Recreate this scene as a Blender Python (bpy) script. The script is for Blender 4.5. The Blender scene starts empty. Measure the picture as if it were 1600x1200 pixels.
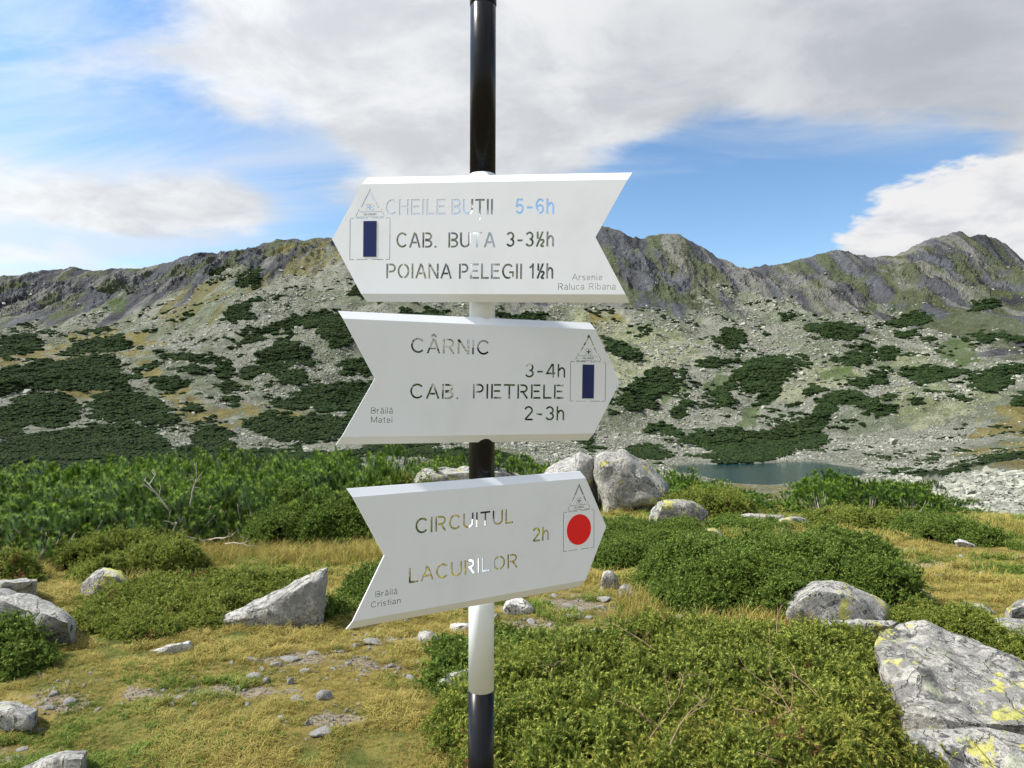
import bpy, bmesh, math, random
import numpy as np
from mathutils import Vector, Matrix, Euler, noise as mnoise, geometry as mgeo

random.seed(7); RNG = np.random.default_rng(11)
SC = bpy.context.scene
COL = SC.collection
CAMZ = 1.62
F = 1150.0            # focal length in photo pixels (1600 wide)

# ------------------------------------------------------------------ camera
cam = bpy.data.cameras.new('camera'); camo = bpy.data.objects.new('camera', cam); COL.objects.link(camo)
camo.location = (0, 0, CAMZ); camo.rotation_euler = (math.radians(90), 0, 0)
cam.sensor_width = 36; cam.lens = 36 * F / 1600; cam.clip_start = 0.05; cam.clip_end = 6000
SC.camera = camo

# ------------------------------------------------------------------ light
SUN = Vector((-0.78, -0.04, 0.90)).normalized()
sel = math.asin(SUN.z); saz = math.atan2(SUN.x, SUN.y)
sl = bpy.data.lights.new('sun', 'SUN'); sl.energy = 5.0; sl.angle = math.radians(2.5); sl.color = (1.0, 0.94, 0.83)
so = bpy.data.objects.new('sun', sl); COL.objects.link(so)
so.rotation_euler = SUN.to_track_quat('Z', 'Y').to_euler(); so.location = (0, 0, 60)
SC.view_settings.view_transform = 'Standard'; SC.view_settings.look = 'None'
SC.view_settings.gamma = 1; SC.view_settings.use_curve_mapping = False
SC.view_settings.exposure = 0.5

# ------------------------------------------------------------------ sky
W = bpy.data.worlds.new("World"); SC.world = W; W.use_nodes = True
def build_sky():
    nt = W.node_tree; N = nt.nodes; L = nt.links; N.clear()
    def nd(t, **k):
        n = N.new(t)
        for a, b in k.items(): setattr(n, a, b)
        return n
    def M(op, a, b=None, c=None, clamp=False):
        n = nd('ShaderNodeMath', operation=op); n.use_clamp = clamp
        for i, v in enumerate((a, b, c)):
            if v is None: continue
            if isinstance(v, (int, float)): n.inputs[i].default_value = v
            else: L.new(v, n.inputs[i])
        return n.outputs[0]
    def MR(v, a, b, c=0.0, d=1.0, smooth=True):
        n = nd('ShaderNodeMapRange'); n.interpolation_type = 'SMOOTHSTEP' if smooth else 'LINEAR'
        L.new(v, n.inputs[0])
        for i, q in enumerate((a, b, c, d)): n.inputs[i + 1].default_value = q
        return n.outputs[0]
    def NZ(vec, scale, det=6, rough=0.55, dist=0.0):
        n = nd('ShaderNodeTexNoise'); L.new(vec, n.inputs['Vector'])
        n.inputs['Scale'].default_value = scale; n.inputs['Detail'].default_value = det
        n.inputs['Roughness'].default_value = rough; n.inputs['Distortion'].default_value = dist
        return n.outputs[0]
    def MIX(f, a, b):
        n = nd('ShaderNodeMix', data_type='RGBA')
        if isinstance(f, (int, float)): n.inputs[0].default_value = f
        else: L.new(f, n.inputs[0])
        for i, v in ((6, a), (7, b)):
            if isinstance(v, tuple): n.inputs[i].default_value = v + (1,)
            else: L.new(v, n.inputs[i])
        return n.outputs[2]
    tc = nd('ShaderNodeTexCoord'); sx = nd('ShaderNodeSeparateXYZ'); L.new(tc.outputs['Generated'], sx.inputs[0])
    X, Y, Z = sx.outputs
    az = M('ARCTAN2', X, Y); el = M('ARCSINE', Z)
    # cloud-deck mapping
    zz = M('ADD', M('MAXIMUM', Z, 0.0), 0.22)
    cx = nd('ShaderNodeCombineXYZ'); L.new(M('DIVIDE', X, zz), cx.inputs[0]); L.new(M('DIVIDE', Y, zz), cx.inputs[1])
    L.new(M('MULTIPLY', Z, 1.5), cx.inputs[2])
    P = cx.outputs[0]
    big = NZ(P, 1.9, 9, 0.56, 0.3)
    # streaky wisps
    mp = nd('ShaderNodeMapping'); L.new(P, mp.inputs[0]); mp.inputs['Rotation'].default_value = (0, 0, 0.5); mp.inputs['Scale'].default_value = (0.8, 2.4, 1)
    wis = NZ(mp.outputs[0], 1.5, 9, 0.6, 0.8)
    ae = nd('ShaderNodeCombineXYZ'); L.new(az, ae.inputs[0]); L.new(el, ae.inputs[1])
    nw = NZ(P, 2.2, 4, 0.5)
    def blob(px, py, rx, ry, w):
        a0 = math.atan((px - 800) / F); e0 = math.atan((600 - py) / F * math.cos(a0))
        s = nd('ShaderNodeVectorMath', operation='SUBTRACT'); L.new(ae.outputs[0], s.inputs[0]); s.inputs[1].default_value = (a0, e0, 0)
        m = nd('ShaderNodeVectorMath', operation='MULTIPLY'); L.new(s.outputs[0], m.inputs[0]); m.inputs[1].default_value = (F / rx, F / ry, 0)
        d = nd('ShaderNodeVectorMath', operation='DOT_PRODUCT'); L.new(m.outputs[0], d.inputs[0]); L.new(m.outputs[0], d.inputs[1])
        return M('MULTIPLY', M('EXPONENT', M('MULTIPLY', d.outputs['Value'], -1.0)), w)
    def total(bl):
        t = None
        for b in bl:
            v = blob(*b); t = v if t is None else M('ADD', t, v)
        return t
    dense = total([(760, 60, 330, 150, .5), (1180, -40, 460, 170, .5), (1560, 70, 260, 140, .45), (620, 190, 130, 110, .3), (860, 230, 180, 75, .28), (520, 20, 150, 110, .3),
                   (900, -500, 1600, 420, .25),
                   (1100, 300, 220, 110, -.5), (1330, 230, 260, 60, -.35), (500, 290, 90, 150, -.18), (1200, 380, 300, 50, -.35), (170, 205, 300, 32, -.34),
                   (420, 400, 420, 22, -.25), (80, 325, 330, 70, .2), (330, 330, 200, 60, .12), (60, 90, 260, 110, -.10), (250, 60, 120, 80, .06), (380, 180, 60, 60, .10)])
    veil = total([(170, 320, 250, 70, .55), (130, 60, 260, 90, .22), (200, 385, 160, 40, .12), (40, 360, 130, 60, .2), (1180, 235, 170, 40, .16), (1480, 190, 160, 50, .1), (700, 250, 300, 90, .28),
                  (1100, 320, 170, 60, -.35), (1250, 390, 260, 40, -.3), (240, 410, 200, 18, -.2), (500, 350, 80, 60, -.1)])
    dense = M('ADD', dense, MR(Y, .25, -.4, 0, .24))  # extra unseen cloud added behind the camera for whiter fill light
    cov = MR(M('ADD', M('ADD', big, M('MULTIPLY', M('SUBTRACT', wis, .5), .42)), dense), 0.50, 0.80)
    vl = MR(M('ADD', wis, veil), 0.45, 1.0, 0, .75)
    cum = M('ADD', blob(1575, 350, 170, 85, .75), blob(1460, 400, 110, 40, .5))
    cumf = NZ(P, 4.5, 8, 0.55, 0.2)
    cu = MR(M('ADD', cum, M('MULTIPLY', M('SUBTRACT', cumf, .5), .75)), 0.26, 0.36)
    lump = blob(112, 398, 34, 26, .46)
    lu = MR(M('ADD', lump, M('MULTIPLY', M('SUBTRACT', cumf, .5), .9)), 0.20, 0.50, 0, .7)
    sky = nd('ShaderNodeTexSky', sky_type='NISHITA'); sky.sun_disc = False
    sky.sun_elevation = sel; sky.sun_rotation = saz; sky.altitude = 2000; sky.air_density = 1.0; sky.dust_density = 0.6; sky.ozone_density = 1.6
    hs = nd('ShaderNodeHueSaturation'); hs.inputs['Saturation'].default_value = 1.15; L.new(sky.outputs[0], hs.inputs['Color'])
    k = .74 / 0.12
    shade = NZ(P, 3.4, 8, 0.6, 0.3)
    c1 = MIX(MR(shade, .34, .66), (.64 * k, .66 * k, .69 * k), (.88 * k, .89 * k, .90 * k))
    darkr = total([(1480, 60, 230, 130, .55), (1050, 60, 120, 70, .2), (560, 330, 200, 30, .2)])
    c2 = MIX(M('MINIMUM', darkr, .8), c1, (.42 * k, .45 * k, .51 * k))
    sb = nd('ShaderNodeVectorMath', operation='MULTIPLY'); L.new(hs.outputs[0], sb.inputs[0]); sb.inputs[1].default_value = (1.40, 1.32, 1.22)
    a = MIX(vl, sb.outputs[0], (.70 * k, .77 * k, .86 * k))
    b = MIX(M('MULTIPLY', cov, .97), a, c2)
    c3 = MIX(MR(cumf, .35, .6), (.72 * k, .74 * k, .79 * k), (.95 * k, .95 * k, .96 * k))
    c = MIX(cu, b, c3)
    d = MIX(lu, c, (.80 * k, .83 * k, .88 * k))
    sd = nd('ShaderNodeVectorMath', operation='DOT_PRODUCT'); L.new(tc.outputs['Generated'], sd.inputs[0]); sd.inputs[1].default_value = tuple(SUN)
    gl = M('POWER', M('MAXIMUM', M('ADD', M('MULTIPLY', sd.outputs['Value'], .5), .5), 0), 7.0)  # sky brightened round the sun, added as fill for the sign faces
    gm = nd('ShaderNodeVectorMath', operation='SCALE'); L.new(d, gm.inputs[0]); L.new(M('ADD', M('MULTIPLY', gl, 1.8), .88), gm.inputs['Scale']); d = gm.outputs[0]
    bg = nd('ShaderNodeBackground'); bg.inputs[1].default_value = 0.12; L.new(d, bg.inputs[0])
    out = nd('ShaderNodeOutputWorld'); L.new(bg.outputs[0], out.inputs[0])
build_sky()

# ------------------------------------------------------------------ helpers
def tag(o, label=None, cat=None, group=None, kind=None):
    if label: o['label'] = label
    if cat: o['category'] = cat
    if group: o['group'] = group
    if kind: o['kind'] = kind
    return o
def empty(name, loc=(0, 0, 0)):
    o = bpy.data.objects.new(name, None); COL.objects.link(o); o.location = loc; o.empty_display_size = .1
    return o
def mesh_np(name, V, Fq, mats=None, smooth=True):
    """V (n,3), Fq list/array of polygons (same size array or list)"""
    me = bpy.data.meshes.new(name)
    V = np.asarray(V, np.float32)
    if isinstance(Fq, np.ndarray):
        k = Fq.shape[1]; nf = len(Fq)
        me.vertices.add(len(V)); me.vertices.foreach_set('co', V.ravel())
        me.loops.add(nf * k); me.loops.foreach_set('vertex_index', Fq.astype(np.int32).ravel())
        me.polygons.add(nf); me.polygons.foreach_set('loop_start', np.arange(0, nf * k, k, dtype=np.int32))
        me.update(calc_edges=True)
    else:
        me.from_pydata([tuple(v) for v in V], [], [tuple(f) for f in Fq]); me.update()
    if smooth: me.polygons.foreach_set('use_smooth', [True] * len(me.polygons))
    for m in (mats or []): me.materials.append(m)
    return me
def link(name, me, parent=None, loc=(0, 0, 0), rot=(0, 0, 0)):
    o = bpy.data.objects.new(name, me); COL.objects.link(o); o.parent = parent; o.location = loc; o.rotation_euler = rot
    return o

# hash-lattice gradient-free fbm in numpy
_T = np.random.default_rng(5).random((256, 256)).astype(np.float64)
def vnoise(x, y):
    xi = np.floor(x).astype(np.int64); yi = np.floor(y).astype(np.int64); fx = x - xi; fy = y - yi
    fx = fx * fx * fx * (fx * (fx * 6 - 15) + 10); fy = fy * fy * fy * (fy * (fy * 6 - 15) + 10)
    a = _T[xi & 255, yi & 255]; b = _T[(xi + 1) & 255, yi & 255]; c = _T[xi & 255, (yi + 1) & 255]; d = _T[(xi + 1) & 255, (yi + 1) & 255]
    return (a + (b - a) * fx) * (1 - fy) + (c + (d - c) * fx) * fy
def fbm(x, y, o=5, g=.5, ox=0.0):
    s = 0; a = 1; t = 0; x = np.asarray(x, float) + ox * 17.3; y = np.asarray(y, float) + ox * 9.1
    for i in range(o):
        s = s + a * vnoise(x, y); t += a; a *= g; x, y = (x * 1.6 + y * 1.2) + 5.3, (-x * 1.2 + y * 1.6) + 1.7
    return s / t
def ridged(x, y, o=5, ox=0.0):
    s = 0; a = 1; t = 0; x = np.asarray(x, float) + ox * 13.7; y = np.asarray(y, float) + ox * 3.1
    for i in range(o):
        s = s + a * (1 - np.abs(2 * vnoise(x, y) - 1)); t += a; a *= .52; x, y = (x * 1.6 + y * 1.2) + 2.3, (-x * 1.2 + y * 1.6) + 8.7
    return s / t
def sstep(a, b, x):
    t = np.clip((x - a) / (b - a), 0, 1); return t * t * (3 - 2 * t)

# ------------------------------------------------------------------ terrain height
ZW = -30.4
TC = np.array([-900, -400, 0, 200, 400, 600, 800, 1000, 1200, 1400, 1500, 1600, 2000, 2500], float)
TR = {
 16: [790] * 9 + [800, 812, 822, 826, 826],
 25: [790] * 9 + [797, 812, 824, 826, 826],
 45: [790, 790, 790, 790, 795, 800, 800, 800, 800, 806, 814, 819, 822, 822],
 80: [775, 775, 775, 775, 790, 800, 800, 800, 803, 792, 783, 776, 760, 750],
 120: [760, 760, 758, 758, 775, 790, 795, 795, 794, 768, 752, 742, 720, 700],
 180: [738, 738, 738, 738, 745, 760, 770, 772, 776, 744, 728, 706, 670, 650],
 230: [722, 722, 722, 722, 728, 735, 740, 748, 758, 750, 722, 708, 640, 600],
 300: [690, 690, 690, 692, 695, 700, 705, 716, 720, 716, 712, 700, 620, 570],
 350: [655, 655, 657, 658, 662, 672, 682, 698, 700, 694, 680, 665, 600, 560],
 450: [598, 598, 598, 600, 605, 622, 635, 650, 648, 640, 630, 618, 570, 540],
 520: [570, 570, 570, 568, 575, 590, 600, 615, 612, 606, 598, 590, 550, 520],
 650: [540, 540, 545, 540, 510, 520, 540, 555, 556, 552, 548, 545, 520, 500],
 800: [518, 518, 520, 508, 450, 450, 478, 495, 508, 508, 505, 503, 490, 480],
 950: [482, 482, 488, 474, 408, 400, 425, 445, 470, 465, 460, 458, 460, 465],
 1050: [450, 450, 455, 445, 393, 380, 385, 410, 445, 430, 415, 432, 450, 460]}
TY = np.array(sorted(TR)); TM = np.array([TR[k] for k in TY], float)
RX = np.array([-900, 0, 30, 60, 110, 150, 200, 250, 290, 330, 370, 430, 480, 520, 600, 700, 800, 880, 935, 960, 988, 994, 1000, 1030, 1060, 1100, 1130, 1155, 1200, 1240, 1260, 1300, 1340, 1400, 1430, 1460, 1500, 1515, 1540, 1570, 1600, 1700, 2500], float)
RY = np.array([420, 428, 430, 430, 424, 425, 423, 420, 408, 400, 393, 381, 378, 374, 366, 360, 352, 350, 355, 362, 375, 370, 375, 367, 372, 392, 410, 421, 420, 412, 405, 397, 402, 400, 385, 372, 367, 374, 369, 385, 412, 455, 450], float)
def zpx(py, Y): return CAMZ - (py - 600) / F * Y
def near_z(X, Y):
    t = np.maximum(Y - 4, 0); s = -0.085 * (np.sqrt((Y - 4) ** 2 + .6) + (Y - 4)) / 2
    s = np.where(Y < 0, s * 0, s)
    return s + .16 * (fbm(X * .35, Y * .35, 3, ox=1) - .5) * sstep(2, 7, Y) + .05 * (fbm(X * 1.6, Y * 1.6, 3, ox=2) - .5)
# lake outline on the water plane
LPX = [(1052, 731), (1085, 726), (1140, 725), (1200, 723.5), (1250, 721.5), (1285, 723), (1325, 729), (1350, 735), (1350, 745), (1300, 752), (1238, 757), (1190, 759), (1150, 756), (1100, 746), (1060, 738)]
LAKE = np.array([((px - 800) / F * Y, Y) for px, py in LPX for Y in [(CAMZ - ZW) * F / (py - 600)]])
def poly_sd(X, Y, P):
    """signed distance, negative inside"""
    X = np.asarray(X, float); Y = np.asarray(Y, float); d = np.full(X.shape, 1e9); ins = np.zeros(X.shape, bool)
    n = len(P)
    for i in range(n):
        ax, ay = P[i]; bx, by = P[(i + 1) % n]; ex, ey = bx - ax, by - ay
        t = np.clip(((X - ax) * ex + (Y - ay) * ey) / (ex * ex + ey * ey + 1e-12), 0, 1)
        d = np.minimum(d, np.hypot(X - ax - t * ex, Y - ay - t * ey))
        c = ((ay > Y) != (by > Y)) & (X < (bx - ax) * (Y - ay) / (by - ay + 1e-12) + ax)
        ins ^= c
    return np.where(ins, -d, d)
def bump_far(X, Y, u):
    """relief on the far slopes, metres"""
    px = 800 + F * u
    cl = sstep(780, 960, Y) * (1 - sstep(470, 560, px) * (1 - sstep(640, 780, px)) * .6)
    cl = np.where(px < 300, sstep(850, 960, Y), cl)
    r = ridged(X / 90, Y / 210, 6, 1) - .55
    a = cl * 50 * r + (ridged(X / 26, Y / 50, 5, 2) - .55) * 20 * cl + (ridged(X / 9, Y / 14, 3, 5) - .55) * 6 * cl
    hill = sstep(300, 420, Y) * (1 - cl)
    a = a + hill * ((fbm(X / 75, Y / 75, 4, ox=3) - .5) * 26 + (ridged(X / 30, Y / 30, 4, 4) - .6) * 5)
    a = a + sstep(60, 140, Y) * (fbm(X / 14, Y / 14, 4, ox=6) - .5) * 3.0
    a = a + sstep(30, 60, Y) * (fbm(X / 5, Y / 5, 3, ox=7) - .5) * .8
    return a * np.where(Y > 1020, 1 - .62 * sstep(1020, 1135, Y), 1)
def H(X, Y):
    X = np.asarray(X, float); Y = np.asarray(Y, float); shp = np.broadcast(X, Y).shape
    X = np.broadcast_to(X, shp).ravel(); Y = np.broadcast_to(Y, shp).ravel()
    zn = near_z(X, Y)
    Yc = np.clip(Y, 16, None); u = X / np.maximum(Y, 3.0); px = np.clip(800 + F * u, -900, 2499)
    ci = np.clip(np.searchsorted(TC, px, 'right') - 1, 0, len(TC) - 2); ft = (px - TC[ci]) / (TC[ci + 1] - TC[ci]); ft = ft * ft * (3 - 2 * ft) * .5 + ft * .5
    rid = np.interp(px, RX, RY)
    YY = np.append(TY, [1150, 1600]).astype(float)
    cols = np.empty((len(YY), len(px)))
    for i in range(len(TY)): cols[i] = TM[i, ci] * (1 - ft) + TM[i, ci + 1] * ft
    cols[len(TY)] = rid; cols[len(TY) + 1] = rid + 150
    # never poke above the crest from in front
    for i in range(len(TY)):
        if TY[i] > 600: cols[i] = np.maximum(cols[i], rid + 6 + (1150 - TY[i]) * .05)
    zc = zpx(cols, YY[:, None])
    # catmull-rom in log Y
    lg = np.log(YY); ly = np.log(Yc); k = np.clip(np.searchsorted(lg, ly, 'right') - 1, 0, len(YY) - 2)
    t = np.clip((ly - lg[k]) / (lg[k + 1] - lg[k]), 0, 1); idx = np.arange(len(px))
    p1 = zc[k, idx]; p2 = zc[k + 1, idx]; k0 = np.maximum(k - 1, 0); k3 = np.minimum(k + 2, len(YY) - 1)
    m1 = (p2 - zc[k0, idx]) / (lg[k + 1] - lg[k0] + 1e-9) * (lg[k + 1] - lg[k]) * .7; m2 = (zc[k3, idx] - p1) / (lg[k3] - lg[k] + 1e-9) * (lg[k + 1] - lg[k]) * .7
    m1 = np.where(YY[k] >= 1150, 0, m1); m2 = np.where(YY[k + 1] >= 1150, (p2 - p1) * .6, m2)
    t2 = t * t; t3 = t2 * t
    zf = (2 * t3 - 3 * t2 + 1) * p1 + (t3 - 2 * t2 + t) * m1 + (-2 * t3 + 3 * t2) * p2 + (t3 - t2) * m2
    zf = zf + bump_far(X, Y, u)
    near_lake = (Y > 170) & (Y < 420) & (X > 0) & (X < 260)
    if near_lake.any():
        q = np.where(near_lake)[0]; sd = poly_sd(X[q], Y[q], LAKE) + (fbm(X[q] / 6, Y[q] / 6, 3, ox=8) - .5) * 4
        zt = np.maximum(zf[q], ZW + .4)
        w = sstep(0, 34, sd)
        zz = np.where(sd < 0, ZW - .4 + np.maximum(sd * .35, -3.0), ZW + .05 + .18 * np.minimum(sd, 3.) + (zt - ZW - .6) * w)
        zf[q] = zz
    b = sstep(13, 18, Y)
    return (zn * (1 - b) + zf * b).reshape(shp)
def h1(x, y): return float(H(np.array([x]), np.array([y]))[0])
_GY = np.concatenate([np.linspace(1.6, 30, 1400)])
def ground_at(px, py):
    """world point of the near ground seen at a photo pixel"""
    u = (px - 800) / F; v = (py - 600) / F
    z = H(u * _GY, _GY); s = (CAMZ - z) - v * _GY   # >0 : ground below ray
    i = np.where(s < 0)[0]
    if len(i) == 0: Yv = 24.0
    else:
        i = i[0]
        Yv = _GY[0] if i == 0 else _GY[i - 1] + (_GY[i] - _GY[i - 1]) * s[i - 1] / (s[i - 1] - s[i])
    return Vector((u * Yv, Yv, h1(u * Yv, Yv)))

# ------------------------------------------------------------------ materials
def mat(name, rough=.8, spec=.3):
    m = bpy.data.materials.new(name); m.use_nodes = True
    b = m.node_tree.nodes['Principled BSDF']; b.inputs['Roughness'].default_value = rough; b.inputs['Specular IOR Level'].default_value = spec
    return m, m.node_tree, b
class NB:
    def __init__(s, nt): s.nt = nt; s.N = nt.nodes; s.L = nt.links
    def val(s, sock, v):
        if isinstance(v, (int, float)): sock.default_value = v
        elif isinstance(v, tuple): sock.default_value = v if len(v) == len(sock.default_value) else v + (1,)
        else: s.L.new(v, sock)
    def noise(s, vec, scale, det=5, rough=.55, dist=0, col=False):
        n = s.N.new('ShaderNodeTexNoise'); s.L.new(vec, n.inputs['Vector']); n.inputs['Scale'].default_value = scale
        n.inputs['Detail'].default_value = det; n.inputs['Roughness'].default_value = rough; n.inputs['Distortion'].default_value = dist
        return n.outputs[1 if col else 0]
    def vor(s, vec, scale, feat='F1', out=0):
        n = s.N.new('ShaderNodeTexVoronoi'); n.feature = feat; s.L.new(vec, n.inputs['Vector']); n.inputs['Scale'].default_value = scale
        return n.outputs[out]
    def mr(s, v, a, b, c=0., d=1.):
        n = s.N.new('ShaderNodeMapRange'); n.interpolation_type = 'SMOOTHSTEP'; s.val(n.inputs[0], v)
        for i, q in enumerate((a, b, c, d)): n.inputs[i + 1].default_value = q
        return n.outputs[0]
    def math(s, op, a, b=0., c=0.):
        n = s.N.new('ShaderNodeMath'); n.operation = op; s.val(n.inputs[0], a); s.val(n.inputs[1], b); s.val(n.inputs[2], c); return n.outputs[0]
    def mix(s, f, a, b, mode='MIX'):
        n = s.N.new('ShaderNodeMix'); n.data_type = 'RGBA'; n.blend_type = mode; s.val(n.inputs[0], f); s.val(n.inputs[6], a); s.val(n.inputs[7], b); return n.outputs[2]
    def bump(s, h, st, dist, nrm=None):
        n = s.N.new('ShaderNodeBump'); n.inputs['Strength'].default_value = st; n.inputs['Distance'].default_value = dist; s.L.new(h, n.inputs['Height'])
        if nrm is not None: s.L.new(nrm, n.inputs['Normal'])
        return n.outputs[0]
    def pos(s): return s.N.new('ShaderNodeNewGeometry').outputs['Position']
    def attr(s, name, out=0, typ='GEOMETRY'):
        n = s.N.new('ShaderNodeAttribute'); n.attribute_type = typ; n.attribute_name = name; return n.outputs[out]
    def rnd(s): return s.N.new('ShaderNodeObjectInfo').outputs['Random']

def rock_material(name, yel=.0, pale=0.0, thr_black=.60):
    m, nt, b = mat(name, .85, .25); g = NB(nt)
    tc = g.N.new('ShaderNodeTexCoord').outputs['Object']
    ad = g.N.new('ShaderNodeVectorMath'); ad.operation = 'ADD'; g.L.new(tc, ad.inputs[0])
    sc = g.N.new('ShaderNodeVectorMath'); sc.operation = 'SCALE'; sc.inputs[0].default_value = (31, 17, 23); g.L.new(g.rnd(), sc.inputs['Scale']); g.L.new(sc.outputs[0], ad.inputs[1])
    p = ad.outputs[0]
    n1 = g.noise(p, 2.5, 8, .6); n2 = g.noise(p, 14, 6, .62, .3); n3 = g.noise(p, 60, 4, .6)
    c = g.mix(g.mr(n1, .35, .65), (.18 + pale, .177 + pale, .166 + pale), (.34 + pale, .33 + pale, .30 + pale))
    c = g.mix(g.mr(n2, .46, .60, 0, .75), c, (.47, .455, .405))
    c = g.mix(g.mr(n3, .50, .62, 0, .65), c, (.15, .15, .155))
    stn = g.noise(p, 5.5, 7, .66, .9)
    c = g.mix(g.mr(stn, thr_black, thr_black + .05, 0, .85), c, (.06, .06, .06))
    bl = g.noise(p, 26, 4, .6, .3)
    c = g.mix(g.math('MULTIPLY', g.mr(bl, .56, .61, 0, .85), g.mr(n1, .44, .58)), c, (.035, .035, .038))
    gl = g.noise(p, 9, 6, .6, .6)
    c = g.mix(g.mr(gl, .58, .68, 0, .45), c, (.36, .40, .25))
    if yel > 0:
        y1 = g.noise(p, 3.1, 8, .62, .5); y2 = g.noise(p, 22, 4, .6)
        yy = g.math('ADD', y1, g.math('MULTIPLY', g.math('SUBTRACT', y2, .5), .28))
        t = .70 - yel * .165
        c = g.mix(g.mr(yy, t, t + .035, 0, .92), c, g.mix(g.mr(y2, .35, .65), (.28, .28, .07), (.50, .48, .13)))
    g.L.new(c, b.inputs['Base Color'])
    hh = g.math('ADD', g.math('MULTIPLY', g.noise(p, 9, 8, .7, .4), 1.0), g.math('MULTIPLY', n3, .25))
    vc = g.math('ABSOLUTE', g.math('SUBTRACT', g.noise(p, 2.2, 5, .55, 1.2), .5)); crk = g.mr(vc, 0, .014)
    c = g.mix(crk, g.mix(.5, c, (.05, .05, .048)), c); g.L.new(c, b.inputs['Base Color'])
    hh = g.math('ADD', hh, g.math('MULTIPLY', crk, .45))
    g.L.new(g.bump(hh, .8, .05), b.inputs['Normal'])
    return m
M_ROCK = rock_material('granite', .25, .06); M_ROCKL = rock_material('granite_lichen', .62, .03); M_ROCKY = rock_material('granite_yellow_lichen', .95, -.03, .57)
M_STONE = rock_material('pale_stone', 0, .27, .80)

def foliage_material(name, a, b_, tip, scale=.8, trans=.25, rough=.6, brown=None):
    m, nt, b = mat(name, rough, .25); g = NB(nt); p = g.pos()
    n = g.noise(p, scale, 4, .6); r = g.rnd()
    c = g.mix(g.mr(g.math('ADD', g.math('MULTIPLY', n, .55), g.math('MULTIPLY', r, .45)), .25, .75), a, b_)
    t = g.attr('tip', 2)
    c = g.mix(t, c, tip)
    if brown: c = g.mix(g.mr(g.math('ADD', g.noise(p, 2.2, 3, .6), g.math('MULTIPLY', g.math('FRACT', g.math('MULTIPLY', r, 7.3)), .25)), .82, .87, 0, .85), c, brown)
    g.L.new(c, b.inputs['Base Color'])
    tr = g.N.new('ShaderNodeBsdfTranslucent'); g.L.new(c, tr.inputs[0])
    mx = g.N.new('ShaderNodeMixShader'); mx.inputs[0].default_value = trans
    g.L.new(b.outputs[0], mx.inputs[1]); g.L.new(tr.outputs[0], mx.inputs[2])
    g.L.new(mx.outputs[0], g.N['Material Output'].inputs[0])
    return m
M_MUGO = foliage_material('dwarf_pine_needles', (.035, .090, .008), (.085, .175, .014), (.34, .48, .05), .7, .25)
M_JUN = foliage_material('juniper_leaves', (.072, .130, .020), (.170, .225, .036), (.50, .52, .10), 1.6, .25, .6, (.25, .12, .06))
M_JUNG = foliage_material('golden_juniper_leaves', (.10, .15, .028), (.20, .23, .04), (.50, .46, .09), 2.0, .25, .6, (.30, .12, .05))
M_JUND = foliage_material('green_juniper_leaves', (.045, .105, .016), (.110, .185, .030), (.34, .43, .08), 1.2, .25)
M_GRASS = foliage_material('green_grass_blades', (.045, .105, .012), (.120, .185, .025), (.27, .34, .06), 1.1, .3, .7)
M_DRY = foliage_material('dry_grass_blades', (.19, .165, .034), (.33, .27, .060), (.54, .45, .14), 1.4, .3, .7)
M_FARP, nt, b = mat('far_dwarf_pine', .85, .1); g = NB(nt); p = g.pos()
c = g.mix(g.mr(g.math('ADD', g.noise(p, .05, 4), g.math('MULTIPLY', g.math('SUBTRACT', g.rnd(), .5), .5)), .3, .7), (.009, .020, .008), (.023, .042, .013))
c = g.mix(g.mr(g.noise(p, 1.3, 3), .4, .7), c, (.045, .075, .02)); g.L.new(c, b.inputs['Base Color']); g.L.new(g.bump(g.noise(p, 2.2, 4, .7), 1, .8), b.inputs['Normal'])
M_BARK, nt, b = mat('grey_bark', .9, .1); g = NB(nt); g.L.new(g.mix(g.noise(g.pos(), 30, 4), (.26, .22, .19), (.58, .53, .47)), b.inputs['Base Color'])
M_TWIG, nt, b = mat('brown_twig', .9, .1); g = NB(nt); g.L.new(g.mix(g.noise(g.pos(), 20, 4), (.17, .09, .06), (.40, .28, .20)), b.inputs['Base Color'])

# near ground
M_GROUND, nt, b = mat('alpine_turf', .95, .1); g = NB(nt); p = g.pos()
d0 = g.attr('dirt', 2); gr0 = g.attr('green', 2)
n1 = g.noise(p, .9, 6, .6, .3); n2 = g.noise(p, 5, 6, .62, .3); n3 = g.noise(p, 45, 5, .65)
och = g.mix(g.mr(n2, .35, .65), (.13, .105, .030), (.24, .19, .055)); grn = g.mix(g.mr(n2, .35, .65), (.04, .068, .012), (.095, .12, .026))
c = g.mix(g.mr(g.math('ADD', g.math('MULTIPLY', n1, .6), gr0), .35, .8), och, grn)
dm = g.mr(g.math('ADD', d0, g.math('MULTIPLY', g.math('SUBTRACT', n2, .5), 2.6)), .50, .72)
c = g.mix(dm, c, g.mix(g.mr(n3, .35, .65), (.10, .078, .048), (.30, .26, .19)))
c = g.mix(g.mr(n3, .5, .75, 0, .5), c, (.06, .055, .02))
g.L.new(c, b.inputs['Base Color']); g.L.new(g.bump(g.math('ADD', n2, g.math('MULTIPLY', n3, .4)), 1, .05), b.inputs['Normal'])

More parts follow.
